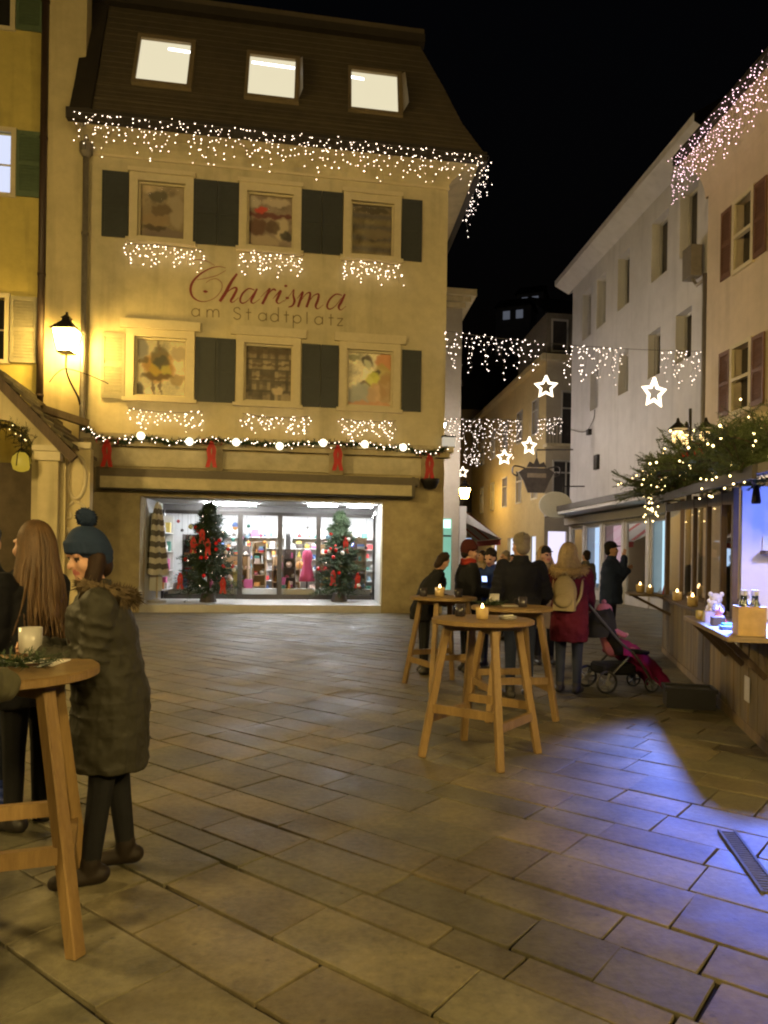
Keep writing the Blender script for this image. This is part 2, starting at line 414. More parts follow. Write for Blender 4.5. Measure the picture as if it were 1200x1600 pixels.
# mansard
def sl(t, v): return at(120 + (172 - v) * .17, v, t)[0]
vv = [p[1] for p in prof_px]
lefts = [at(u, v, t)[0] for (u, v), (t, z) in zip(((118, 170), (127, 128), (137, 68), (148, 2)), prof)]
mb = MB()
for i in range(3):
    (t0, z0), (t1, z1) = prof[i], prof[i+1]
    n = 7
    for k in range(n):
        a, b = k / n, (k + 1.0) / n
        A0, A1 = t0 + (t1-t0)*a, t0 + (t1-t0)*b; Z0, Z1 = z0 + (z1-z0)*a, z0 + (z1-z0)*b
        L0, L1 = lefts[i] + (lefts[i+1]-lefts[i])*a, lefts[i] + (lefts[i+1]-lefts[i])*b
        lp_o = .009; mb.quad(FB(L0, A0 - lp_o, Z0 + .008), FB(-A0, A0 - lp_o, Z0 + .008), FB(-A1, A1, Z1), FB(L1, A1, Z1)); mb.quad(FB(L0, A0 - lp_o, Z0 + .008), FB(-A0, A0 - lp_o, Z0 + .008), FB(-A0, A0, Z0), FB(L0, A0, Z0))
        mb.quad(FB(-A0, A0, Z0), FB(-A0, 12, Z0), FB(-A1, 12, Z1), FB(-A1, A1, Z1))
tt, zt = prof[3]
mb.quad(FB(lefts[3], tt, zt), FB(-tt, tt, zt), FB(-tt, 12, zt + 1.2), FB(lefts[3], 12, zt + 1.2))
roof = mb.build('mansard_roof', roof_brown, shop)
mb = MB(); fbox(FB, lefts[3] - .1, -tt + .12, tt - .22, tt + .1, zt - .02, zt + .2, mb); mb.build('roof_edge', roof_dark, shop)
mb = MB(); fbox(FB, lefts[3] - .1, -tt + .1, tt - .18, tt + 2, zt + .2, zt + .36, mb); mb.build('roof_cap', roof_brown, shop)
mb = MB()
for i in range(3):
    mb.bar(FB(lefts[i] + .12, prof[i][0] + .02, prof[i][1]), FB(lefts[i+1] + .12, prof[i+1][0] + .02, prof[i+1][1]), .5, .16, up=FB.ey)
mb.build('verge', roof_dark, shop)
for k in (1, 2): # sheet seams
    t, z = prof[0][0] + (prof[1][0]-prof[0][0]) * k / 2.2, prof[0][1] + (prof[1][1]-prof[0][1]) * k / 2.2
    MB().bar(FB(-9.4, t - .02, z), FB(-t - .1, t - .02, z), .03, .03).build('roof_seam', roof_brown, shop)
# lit roof windows
lit_room = em('lit_room', (1.0, .90, .62), .62)
tube_lit = em('fluorescent_tube', (.95, .97, 1.0), 5)
fr_dark = pm('roof_window_frame', (.22, .17, .10), .6, .15, 12, .1)
def on_roof(u, v):
    """where the pixel's ray meets the steep part of the roof"""
    lo, hi = te, tt
    for _ in range(50):
        t = (lo + hi) / 2; s, z = at(u, v, t)
        for (t0, z0), (t1, z1) in zip(prof, prof[1:]):
            if t0 <= t <= t1: zr = z0 + (z1 - z0) * (t - t0) / (t1 - t0)
        if z > zr: lo = t
        else: hi = t
    return s, t, z
for i, (a, b, tub) in enumerate((((217, 64), (296, 133), (.55, 1.0)), ((389, 90), (461, 155), (.05, .98)), ((549, 114), (621, 176), (0, .27)))):
    s0, t0, z0 = on_roof((a[0]+b[0])/2, b[1]); s1, t1, z1 = on_roof((a[0]+b[0])/2, a[1] + 4)
    sa = at(a[0], (a[1]+b[1])/2, (t0+t1)/2)[0]; sb = at(b[0], (a[1]+b[1])/2, (t0+t1)/2)[0]
    def wq(f, g, out): # f across, g up the slope
        return FB(sa + (sb - sa) * f, t0 + (t1 - t0) * g - out * .9, z0 + (z1 - z0) * g + out * .4)
    fm = MB()
    for f0, f1, g0, g1 in ((-.07, 0, -.09, 1.1), (1, 1.1, -.09, 1.1), (0, 1, -.09, 0), (0, 1, 1, 1.1)):
        vs = [wq(f, g, o) for o in (-.05, .10) for f, g in ((f0,g0),(f1,g0),(f1,g1),(f0,g1))]
        fm.add(vs, [(0,3,2,1),(4,5,6,7),(0,1,5,4),(1,2,6,5),(2,3,7,6),(3,0,4,7)])
    wn = fm.build('roof_window', fr_dark, shop)
    MB().quad(wq(0,0,.03), wq(1,0,.03), wq(1,1,.03), wq(0,1,.03)).build('lit_pane', lit_room, wn)
    MB().quad(wq(tub[0],.82,.036), wq(tub[1],.80,.036), wq(tub[1],.86,.036), wq(tub[0],.88,.036)).build('ceiling_tube', tube_lit, wn)
    if i > 0: # opened sash standing off the frame
        vs = [wq(1.1, 0, .1), wq(1.2, -.05, .45), wq(1.16, .9, .3), wq(1.1, 1.05, .1)]
        MB().quad(*vs).build('sash', fr_dark, wn)

# printed pictures behind the window panes
def blob(x, y, cx, cy, rx, ry): return max(0.0, 1 - ((x-cx)/rx)**2 - ((y-cy)/ry)**2) ** .5 if ((x-cx)/rx)**2 + ((y-cy)/ry)**2 < 1 else 0.0
def make_print(name, fr, s0, s1, z0, z1, t, base, shapes, parent, mottle=.06, seed=1, nx=44, ny=52):
    rr = random.Random(seed); vs = []; cols = []
    lump = [(rr.random(), rr.random(), rr.uniform(.05, .2), rr.uniform(.04, .15), rr.uniform(-1, 1)) for _ in range(46)]
    for j in range(ny + 1):
        for i in range(nx + 1):
            x, y = i / nx, j / ny; c = list(base(x, y) if callable(base) else base)
            xw = x + .018 * math.sin(y * 17 + seed) + .012 * math.sin(y * 41 + x * 29) ; yw = y + .016 * math.sin(x * 15 + seed * 2) + .012 * math.sin(x * 37 + y * 33)
            k = rr.gauss(0, .014) + sum(l[4] * blob(x, y, *l[:4]) for l in lump) * mottle
            c = [max(.003, v * 3.0 * (1 + k * 4)) for v in c]
            for cx, cy, rx, ry, col in shapes:
                a = min(1, 1.5 * blob(xw, yw, cx, cy, rx * 1.1, ry * 1.1)) * .85; c = [v + (min(.8, w_ * 2.8) - v) * a for v, w_ in zip(c, col)]
            vs.append(fr(s0 + (s1-s0)*x, t, z0 + (z1-z0)*y)); cols.append((*c, 1))
    mb = MB(); mb.add(vs, [(j*(nx+1)+i, j*(nx+1)+i+1, (j+1)*(nx+1)+i+1, (j+1)*(nx+1)+i) for j in range(ny) for i in range(nx)])
    o = mb.build(name, printm('picture_print'), parent); colour(o, cols, 'ink'); return o
DK = (.02, .015, .012)
def room_print(x, y): return (.10 + .05*y, .08 + .04*y, .05 + .03*y)
def shelf_print(x, y): 
    k = 0.0 if (y * 5.3) % 1 < .14 else 1.0; q = random.Random(int(x * 13 + int(y * 5.3) * 5) * 7 + int(y * 5.3)).random(); g = .035 + .09 * k * q * (1 if (y * 5.3) % 1 < .4 + .55 * q else .35); return (g * 1.15, g * .9, g * .55)
prints = [
 (room_print, [(.4,.8,.2,.1,(.05,.045,.03)), (.35,.35,.3,.12,(.14,.10,.06)), (.8,.55,.16,.3,(.17,.14,.10)), (.5,.12,.5,.1,(.09,.07,.06)), (.45,.55,.22,.1,(.07,.05,.03)), (.3,.22,.25,.05,(.04,.03,.02))]),
 ((.14,.11,.085), [(.3,.72,.13,.07,(.30,.03,.02)), (.5,.62,.6,.05,(.07,.02,.02)), (.73,.4,.16,.2,(.27,.23,.16)), (.2,.4,.2,.16,(.06,.03,.02)), (.55,.42,.15,.13,(.05,.03,.02)), (.85,.25,.14,.09,(.02,.02,.02)), (.3,.15,.35,.1,(.20,.16,.11)), (.1,.85,.15,.1,(.24,.22,.18)), (.6,.88,.3,.08,(.26,.22,.17))]),
 (lambda x, y: (.12 + .03*math.sin(y*30), .10 + .02*math.sin(y*30), .07), [(.5,.9,.4,.06,(.06,.05,.035)), (.6,.45,.3,.1,(.15,.12,.08))]),
 ((.36,.31,.18), [(.44,.52,.30,.26,(.26,.13,.02)), (.44,.72,.16,.16,(.10,.08,.04)), (.5,.60,.16,.12,(.05,.05,.03)), (.4,.36,.32,.06,(.08,.05,.015)), (.44,.9,.035,.09,(.12,.08,.04)), (.36,.48,.1,.1,(.40,.20,.03)), (.58,.47,.1,.08,(.42,.24,.05)), (.05,.1,.1,.14,DK), (.16,.62,.1,.05,(.10,.07,.03)), (.8,.32,.14,.1,(.22,.15,.06)), (.82,.78,.16,.12,(.28,.22,.12)), (.1,.85,.12,.2,(.16,.15,.13)), (.34,.17,.03,.12,(.10,.06,.03)), (.48,.17,.03,.12,(.10,.06,.03))]),
 (shelf_print, [(.5,.9,.7,.05,(.05,.035,.018)), (.5,.66,.7,.02,(.05,.035,.018)), (.5,.45,.7,.02,(.05,.035,.018)), (.7,.22,.12,.07,(.26,.20,.12))]),
 ((.34,.31,.22), [(.46,.84,.12,.11,DK), (.47,.78,.08,.09,(.45,.32,.2)), (.85,.85,.2,.16,(.24,.09,.03)), (.78,.6,.2,.18,(.20,.16,.05)), (.62,.62,.10,.06,DK), (.58,.52,.14,.14,(.38,.31,.05)), (.42,.42,.11,.05,(.05,.03,.02)), (.42,.34,.09,.08,(.40,.28,.17)), (.3,.2,.34,.22,(.14,.15,.15)), (.65,.25,.2,.2,(.24,.15,.08)), (.88,.35,.16,.3,(.18,.11,.05)), (.12,.9,.18,.06,(.12,.12,.07)), (.5,.05,.6,.06,(.25,.13,.07))])]
for i, (s0, s1, z0, z1) in enumerate(UP + LO):
    low = i >= 3; mb = MB()
    for a, b, c, d, y0 in ((s0-.2, s0, z0-.05, z1+.19, -.075), (s1, s1+.2, z0-.05, z1+.19, -.075), (s0, s1, z1, z1+.19, -.07), (s0, s1, z0-.06, z0, -.07)):
        fbox(FB, a, b, y0, .05, c, d, mb)
    wn = mb.build('window', trim_cream, shop)
    e = .34 if low else .24
    fbox(FB, s0-e, s1+e, -.12, .0, z1+.192, z1+(.42 if low else .30)).build('head_moulding', trim_cream, wn)
    fbox(FB, s0-.27, s1+.27, -.13, .0, z0-.15, z0-.063).build('sill', trim_cream, wn)
    mb = MB()
    for a, b, c, d in ((s0, s0+.05, z0, z1), (s1-.05, s1, z0, z1), (s0+.05, s1-.05, z1-.05, z1), (s0+.05, s1-.05, z0, z0+.05)): fbox(FB, a, b, .03, .09, c, d, mb)
    mb.build('sash', trim_cream, wn)
    make_print('printed_picture', FB, s0+.01, s1-.01, z0+.01, z1-.01, .14, prints[i][0], prints[i][1], wn, seed=20+i)
    MB().quad(FB(s0+.03,.06,z0+.03), FB(s1-.03,.06,z0+.03), FB(s1-.03,.06,z1-.03), FB(s0+.03,.06,z1-.03)).build('pane', glass_clear, wn)

def shutter(fr, s0, s1, z0, z1, mat, parent, t=-.03, louver=False, name='shutter'):
    mb = MB(); b = .07
    for a, c, e, g in ((s0, s0+b, z0, z1), (s1-b, s1, z0, z1), (s0+b, s1-b, z0, z0+.12), (s0+b, s1-b, z1-.1, z1), (s0+b, s1-b, (z0+z1)/2-.04, (z0+z1)/2+.04)): fbox(fr, a, c, t-.03, t+.012, e, g, mb)
    if louver:
        fbox(fr, s0+b, s1-b, t-.002, t+.01, z0+.12, z1-.1, mb)
        sh = mb.build(name, mat, parent)
        n = int((z1 - z0 - .2) / .075)
        for k in range(n):
            z = z0 + .14 + k * .075
            if abs(z - (z0+z1)/2) < .06 or z > z1 - .14: continue
            MB().add([fr(s0+b,t-.03,z), fr(s1-b,t-.03,z), fr(s1-b,t-.004,z+.06), fr(s0+b,t-.004,z+.06)], [(0,1,2,3)]).build('slat', mat, sh)
    else:
        fbox(fr, s0+b, s1-b, t-.016, t+.01, z0+.12, z1-.1, mb); sh = mb.build(name, mat, parent)
    return sh
for s0, s1 in ((-9.0,-8.36), (-6.75,-6.155), (-6.145,-5.6), (-3.97,-3.44), (-3.43,-2.88), (-1.28,-.72)): shutter(FB, s0, s1, 9.53, 11.19, shutter_dark, shop)
for s0, s1 in ((-6.64,-6.13), (-6.12,-5.63), (-3.9,-3.41), (-3.40,-2.93), (-1.21,-.68)): shutter(FB, s0, s1, 5.46, 7.12, shutter_dark, shop)
shutter(FB, -8.95, -8.38, 5.43, 7.10, shutter_grey_lit, shop, louver=True)  # leaf beside the lantern, its light carried by a lighter colour

# painted sign lettering, strokes laid out on the wall
Z0 = (280, 390); ZS = 280 / 1200
def stroke(pts, wd, mb, lift):
    pp = spline([(p[0], p[1], 0) for p in pts], 7); W_ = spline([(p[2], 0, 0) for p in pts], 7)
    vs = []
    for i, p in enumerate(pp):
        a = pp[max(i-1, 0)]; b = pp[min(i+1, len(pp)-1)]; d = (b - a); d = d.normalized() if d.length else Vector((1,0,0))
        n = Vector((-d.y, d.x, 0)) * max(.8, W_[i].x) * wd / 2
        for q in (p + n, p - n):
            s, z = at(Z0[0] + q.x * ZS, Z0[1] + q.y * ZS); vs.append(FB(s, -.004 - lift, z))
    mb.add(vs, [(2*i, 2*i+1, 2*i+3, 2*i+2) for i in range(len(pp) - 1)])
S1 = [
 [(88,70,3),(150,68,5),(200,85,4),(238,108,2)],
 [(312,124,3),(265,114,5),(205,128,8),(140,165,12),(92,215,16),(76,268,17),(92,318,12),(138,346,7),(190,345,4),(245,318,4),(282,270,4),(285,225,4),(252,197,4),(215,200,3),(180,222,3)],
 [(120,203,3),(190,190,4),(255,172,4),(312,140,3)],
 [(160,278,6),(175,281,18),(192,283,6)],
 [(388,162,14),(350,215,20),(310,290,22),(272,348,20)], [(300,312,4),(335,275,6),(372,255,12),(385,268,16),(362,315,18),(345,345,14),(362,352,6),(398,322,3)],
 [(505,272,6),(465,262,9),(425,295,13),(408,340,13),(425,360,9),(462,340,5),(500,290,4)], [(522,262,12),(498,310,18),(482,345,15),(498,360,6),(542,330,3)],
 [(545,320,3),(580,285,4),(606,262,12),(585,310,18),(556,366,17)], [(578,328,4),(608,285,6),(632,266,12),(648,276,10)],
 [(628,330,3),(680,275,13),(662,320,18),(652,346,15),(668,362,6),(702,340,3)], [(704,244,10),(714,244,16),(724,244,10)],
 [(700,350,3),(742,305,4),(768,268,6),(764,305,12),(772,345,16),(758,376,12),(732,386,7)], [(712,324,8),(724,325,16),(736,326,8)],
 [(790,330,3),(828,284,12),(812,335,17),(796,386,16)], [(808,356,4),(845,302,6),(876,290,12),(872,330,17),(852,388,16)], [(866,356,4),(900,310,6),(934,300,12),(928,340,17),(914,378,15),(928,398,6),(966,370,3)],
 [(1090,308,6),(1050,300,9),(1008,335,13),(990,380,13),(1008,400,9),(1046,378,5),(1085,325,4)], [(1110,298,12),(1086,350,18),(1068,385,15),(1082,406,6),(1116,380,3)]]
sign_red = pm('sign_red_paint', (.20, .035, .03), .7, .15, 12, 0)
k = 0
for grp in ((0, 4), (4, 6), (6, 8), (8, 10), (10, 12), (12, 14), (14, 17), (17, 19)):
    mb = MB()
    for s in S1[grp[0]:grp[1]]: stroke(s, 1.0, mb, k * .0006); k += 1
    mb.build('script_letter', sign_red, shop, fix=False)
k = 0
def letter(ch, x):
    y = 447 + (x - 80) * .067; h = 52; W5 = 6
    def cir(cx, cy, r, a0=0, a1=360): return [(cx + r*math.cos(R(a)), cy - r*math.sin(R(a)), W5) for a in range(a0, a1 + 1, 30)]
    r = 26
    if ch == 'a': return [cir(x+r, y-r, r), [(x+2*r, y-2*r, W5), (x+2*r, y, W5)]]
    if ch == 'd': return [cir(x+r, y-r, r), [(x+2*r, y-96, W5), (x+2*r, y, W5)]]
    if ch == 'p': return [cir(x+r, y-r, r), [(x, y-2*r, W5), (x, y+34, W5)]]
    if ch == 'l': return [[(x+10, y-80, W5), (x+10, y, W5)]]
    if ch == 't': return [[(x+16, y-76, W5), (x+16, y, W5)], [(x, y-50, W5), (x+34, y-50, W5)]]
    if ch == 'z': return [[(x, y-50, W5), (x+38, y-50, W5)], [(x+38, y-50, W5), (x, y-2, W5)], [(x, y-2, W5), (x+38, y-2, W5)]]
    if ch == 'm': return [[(x, y, W5), (x, y-52, W5)], [(x, y-30, W5), (x+8, y-48, W5), (x+24, y-52, W5), (x+38, y-40, W5), (x+40, y, W5)], [(x+40, y-30, W5), (x+48, y-48, W5), (x+64, y-52, W5), (x+78, y-40, W5), (x+80, y, W5)]]
    if ch == 'S': return [[(x+44, y-64, W5), (x+30, y-78, W5), (x+8, y-72, W5), (x+4, y-54, W5), (x+22, y-40, W5), (x+44, y-28, W5), (x+44, y-8, W5), (x+22, y+2, W5), (x, y-12, W5)]]
for ch, x in zip('amStadtplatz', (84, 186, 364, 448, 532, 612, 702, 764, 846, 908, 1000, 1058)):
    mb = MB()
    for s in letter(ch, x): stroke(s, 1.0, mb, k * .0006); k += 1
    mb.build('small_letter', pm('sign_grey_paint', (.16, .115, .05), .7, .1, 12, 0), shop, fix=False)

# ---- ground storey
OP = (-7.95, -1.68, .2, 2.97)
mb = MB(); wall_holes(mb, FB, -9.36, 0, -.05, 4.2, [(OP[0], OP[1], -.05, OP[3])], -.06, .6)
mb.quad(FB(0,-.06,-.05), FB(0,12,-.05), FB(0,12,4.2), FB(0,-.06,4.2)); mb.quad(FB(-9.36,-.06,-.05), FB(-9.36,12,-.05), FB(-9.36,12,4.2), FB(-9.36,-.06,4.2))
mb.build('stone_storey', stone_brown, shop)
fbox(FB, -9.36, .22, -.30, .05, 4.36, 4.52).build('cornice', stone_frieze, shop)
fbox(FB, -9.36, .14, -.20, .03, 4.22, 4.358).build('cornice_bed', stone_brown, shop)
fbox(FB, -8.9, -.55, -.12, -.062, 3.72, 4.16).build('frieze_panel', stone_frieze, shop)
for s in (-8.95, -6.1, -2.95, -.45): fbox(FB, s-.2, s+.2, -.17, -.064, 3.66, 4.218).build('frieze_block', stone_brown, shop)
aw = fbox(FB, -8.85, -.75, -.48, -.07, 3.42, 3.62).build('awning_box', pm('awning_box_paint', (.11,.085,.05), .5, .2, 8, .1), shop)
fbox(FB, -8.8, -.95, -.54, -.32, 3.13, 3.41).build('rolled_canvas', stone_frieze, aw)
fbox(FB, -8.85, -.9, -.55, -.12, 3.09, 3.128).build('drop_bar', roof_dark, aw)
for s in (-8.86, -.90):
    fbox(FB, s-.04, s+.04, -.5, -.07, 3.1, 3.64).build('bracket', pm('awning_bracket', (.10,.08,.05), .5, .2, 8, .1), aw)
floor_tile = pm('arcade_tile', (.45, .43, .40), .35, .12, 6, .1)
fbox(FB, OP[0]+.003, OP[1]-.003, -.02, 10.5, -.02, .2).build('arcade_floor', floor_tile, shop)
mb = MB(); white_in = pm('white_interior', (.56, .56, .55), .8, .06, 4, .05)
mb.quad(FB(OP[0]-.0,.55,2.965), FB(OP[1],.55,2.965), FB(OP[1],2.7,2.965), FB(OP[0],2.7,2.965))
mb.quad(FB(OP[1],.53,.2), FB(OP[1],2.7,.2), FB(OP[1],2.7,2.965), FB(OP[1],.53,2.965))
mb.quad(FB(OP[0],.53,.2), FB(OP[0],2.7,.2), FB(OP[0],2.7,2.965), FB(OP[0],.53,2.965))
mb.build('arcade_lining', white_in, shop)
mb = MB()
mb.quad(FB(-9.2,8,.2), FB(-.3,8,.2), FB(-.3,8,2.97), FB(-9.2,8,2.97)); mb.quad(FB(-9.2,2.7,.2), FB(-9.2,8,.2), FB(-9.2,8,2.97), FB(-9.2,2.7,2.97))
mb.quad(FB(-.3,2.7,.2), FB(-.3,8,.2), FB(-.3,8,2.97), FB(-.3,2.7,2.97)); mb.quad(FB(-9.2,2.7,2.98), FB(-.3,2.7,2.98), FB(-.3,8,2.98), FB(-9.2,8,2.98))
mb.build('shop_lining', white_in, shop)
strip_m = em('ceiling_strip_light', (.93, .96, 1.0), 95)
for x0, x1, y0 in ((-3.7, -2.9, .9), (-2.6, -1.9, .9), (-6.6, -5.2, 1.5)): fbox(FB, x0, x1, y0, y0+.14, 2.90, 2.955).build('ceiling_light', strip_m, shop)
for x in (-7.6, -5.8, -4.0, -2.2): fbox(FB, x, x+1.1, 4.3, 4.45, 2.9, 2.955).build('ceiling_light', strip_m, shop); fbox(FB, x, x+1.1, 6.3, 6.45, 2.9, 2.955).build('ceiling_light', strip_m, shop)
# glazed shop front at the back of the arcade
T4 = 2.6; frame_m = pm('bronze_door_frame', (.05, .042, .035), .45, .15, 10, .05, metal=.3)
xs = [at(u, 870, T4)[0] for u in (277, 375, 437, 497, 584)]
xs[0] = OP[0] + .02; xs[-1] = OP[1] - .02
for i, x in enumerate(xs):
    wd = .07 if i in (1, 2, 3) else .05
    fbox(FB, x-wd, x+wd, T4-.05, T4+.05, .2, 2.78).build('door_post', frame_m, shop)
fbox(FB, xs[0]+.06, xs[-1]-.06, T4-.049, T4+.049, 2.68, 2.78).build('door_head', frame_m, shop)
fbox(FB, xs[0]+.06, xs[-1]-.06, T4-.048, T4+.048, .2, .34).build('bottom_rail', frame_m, shop)
fbox(FB, xs[0], xs[-1], T4-.03, T4+.03, 2.78, 2.96).build('transom_panel', pm('transom_paint', (.16,.15,.14), .6, .15, 8, .05), shop)
for a, b in zip(xs, xs[1:]): MB().quad(FB(a+.06,T4,.34), FB(b-.06,T4,.34), FB(b-.06,T4,2.68), FB(a+.06,T4,2.68)).build('glass_pane', glass_clear, shop)
# shelves and goods inside
pal = [(.55,.05,.05),(.6,.45,.4),(.12,.2,.45),(.55,.5,.42),(.6,.28,.08),(.08,.25,.2),(.5,.1,.25),(.62,.6,.58),(.1,.08,.07),(.55,.42,.1),(.25,.4,.5)]
goods_m = [rgbm('goods_colour_%d' % i, c, .5) for i, c in enumerate(pal)]
def goods_row(mb, fr, x0, x1, y0, y1, z, hmax, rr):
    x = x0
    while x < x1 - .05:
        wd = rr.uniform(.08, .30); h = rr.uniform(.3, 1) * min(hmax, wd * 2.2); m = rr.randrange(len(pal)); q = rr.random()
        k = mb.xf; mb.xf = None; p = fr(x + wd/2, (y0+y1)/2, z)
        if q < .25: mb.lathe([(wd*.3,0),(wd*.42,h*.3),(wd*.40,h*.6),(wd*.15,h*.75),(wd*.14,h)], p, 8, m)
        elif q < .42: mb.ell(p + Vector((0,0,min(wd*.45, hmax*.4))), min(wd*.45, hmax*.4), 8, 6, m)
        elif q < .52: mb.lathe([(wd*.45,0),(wd*.3,h*.5),(.01,h)], p, 7, m)
        elif q < .92:
            n = rr.choice((1, 1, 2, 3)); zz_ = z
            for j in range(n):
                hj = h / n; fbox(fr, x + rr.uniform(0,.02), min(x+wd, x1)-.012 - rr.uniform(0,.03), y0 + rr.uniform(0,.05), y1 - rr.uniform(0, .1), zz_, zz_+hj*.97, mb, rr.randrange(len(pal))); zz_ += hj
        mb.xf = k; x += wd + rr.uniform(.005, .05)
def shelf_unit(fr, x0, x1, y0, y1, z0, z1, n, label, seed, wood, parent_label_cat='shelf', group='shelves inside the shop'):
    rr = random.Random(seed); t = thing('display_shelf', label, parent_label_cat, fr((x0+x1)/2, y0, z0), 0, group)
    for x in (x0, x1-.03): fbox(fr, x, x+.03, y0, y1, z0, z1).build('side_panel', wood, t)
    fbox(fr, x0+.032, x1-.032, y1-.02, y1, z0, z1).build('back_panel', wood, t)
    g = MB(); h = (z1 - z0) / n
    for i in range(n):
        fbox(fr, x0+.032, x1-.032, y0, y1-.022, z0+i*h, z0+i*h+.025).build('shelf_board', wood, t)
        goods_row(g, fr, x0+.05, x1-.05, y0+.03, y1-.03, z0+i*h+.026, h*.85, rr)
    g.build('assorted_goods', goods_m, t, kind='stuff'); return t
wh = rgbm('white_shelf', (.6,.6,.58)); wdm = rgbm('wood_shelf', (.3,.2,.1))
for i, (x0, x1, y0, l) in enumerate(((-7.6,-6.2,9.3,'white wall shelf of mixed goods seen past the pine tree with the tall parasol'), (-6.0,-4.6,9.3,'white wall shelf of goods behind the first glass door'), (-4.4,-3.0,9.3,'white wall shelf of goods behind the middle glass door'), (-2.8,-1.2,9.3,'white wall shelf of goods behind the last glass pane'))):
    shelf_unit(FB, x0, x1, y0-2.3, y0-1.85, .2, 2.5, 6, l, 40+i, wh)
for i, (x0, x1, y0, l) in enumerate(((-6.7,-5.6,5.7,'low wooden display shelf crammed with gifts just inside the first door'), (-4.9,-4.0,6.4,'low wooden display shelf with gifts inside the middle door'), (-3.3,-2.3,5.4,'low wooden display shelf with gifts near the last pane'))):
    shelf_unit(FB, x0, x1, y0-1.9, y0-1.3, .2, 1.45, 3, l, 50+i, wdm)
for i, (x0, x1, y0, z1, l) in enumerate(((-7.5,-6.9,5.2,2.1,'tall narrow gift rack just inside the first glass pane'), (-5.4,-5.0,5.0,1.9,'slim card rack beside the first door post'), (-4.5,-4.1,5.1,1.7,'slim gift rack behind the middle door post'), (-2.4,-1.9,5.1,2.1,'tall gift rack behind the slimmer christmas tree'), (-6.3,-5.7,7.4,1.8,'wooden gift rack in the middle of the shop'), (-3.4,-2.6,7.3,1.9,'wide gift rack in the middle of the shop'))):
    shelf_unit(FB, x0, x1, y0-1.9, y0-1.5, .2, z1, 5, l, 150+i, wdm if i % 2 else rgbm('dark_rack', (.09,.07,.06)))
# little dress on a hanger stand glimpsed through the middle door
dp = FB(-3.75, 3.7, .2); dm = thing('dress_form', 'pink dress on a stand inside the middle glass door', 'mannequin', dp)
MB().lathe([(.02,0),(.02,.6)], dp, 8).build('stand', iron, dm); MB().lathe([(.2,0),(.2,.02)], dp, 12).build('base', iron, dm)
MB().lathe([(.26,.5),(.2,.75),(.13,1.05),(.17,1.25),(.15,1.42),(.05,1.5)], dp, 14).build('dress', rgbm('pink_cloth', (.55,.08,.18), .8), dm, smooth=True)
# showcase on the arcade's flank
FS = Fr(FB(OP[0], 0, 0), FB.ey, -FB.ex)
shelf_unit(FS, 1.0, 2.5, -.35, -.02, .5, 2.6, 4, 'white display shelf along the flank of the arcade beside the closed parasol', 61, wh)

wd_ = thing('window_display', 'crowded low display of colourful gifts along the inside of the shop glass', 'display', FB(-4.8, 2.9, .2)); g = MB(); rr = random.Random(88)
fbox(FB, -7.8, -1.8, 2.8, 3.15, .2, .5).build('plinth', wh, wd_)
for xa, xb in ((-7.7,-6.3), (-6.1,-5.3), (-4.6,-4.2), (-3.0,-1.9)): goods_row(g, FB, xa, xb, 2.85, 3.1, .502, .55, rr)
for i in range(26):
    x = rr.uniform(-7.7, -1.9); z = rr.uniform(1.7, 2.6); g.ell(FB(x, 2.95, z), rr.uniform(.04, .1), 8, 6, rr.randrange(len(pal))); g.tube([FB(x, 2.95, z), FB(x, 2.95, 2.95)], .004, 3, 8)
g.build('assorted_goods', goods_m, wd_, kind='stuff')
# ---- fairy lights on the shop house
hump = lambda f, i: .28 + .66 * (abs(math.sin(i * 1.13)) ** 2.2) + .15 * math.sin(i * .37)
curtain('icicle_lights', 'long curtain of warm icicle lights hanging from the eaves above the dark shutters', FB(-9.40, te - .09, ze - .1), FB(-te + .1, te - .09, ze - .1), 128, hump, .165, bulb_warm, .0118, 'fairy lights on the shop house', jit=.05, seed=3)
curtain('icicle_lights', 'short bunch of icicle lights dangling from the roof corner at the alley', FB(-te + .12, te - .05, ze - .1), FB(-te + .12, te + 3.2, ze - .1), 18, lambda f, i: .5 + .35 * math.sin(i * 1.7), .17, bulb_cool, .012, 'fairy lights on the shop house', jit=.05, seed=4)
under = ['upper window with the plain grey picture', 'upper window whose picture has a red patch', 'upper window nearest the alley', 'lower window with the golden figure picture', 'lower window with the shelf picture', 'lower window whose picture shows two heads']
for i, (px0, px1, v) in enumerate(((198, 318, 390), (376, 474, 402), (533, 624, 415), (203, 318, 642), (380, 482, 650), (532, 618, 657))):
    a, z = at((px0 + px1) / 2, v); s0 = at(px0, v)[0]; s1 = at(px1, v)[0]
    dr_ = (lambda f, i_: .30 + .30 * abs(math.cos(f * 3 * math.pi)) ** 2) if i < 3 else (lambda f, i_: .38 + .12 * math.sin(f * 9))
    curtain('light_swag', 'swag of warm fairy lights under the ' + under[i], FB(s0, -.16, z), FB(s1, -.16, z), 17, dr_, .105, bulb_warm, .0125, 'fairy lights on the shop house', sag=-.04 if i < 3 else .06, jit=.045, seed=60 + i, wob=.045, depth=.02)

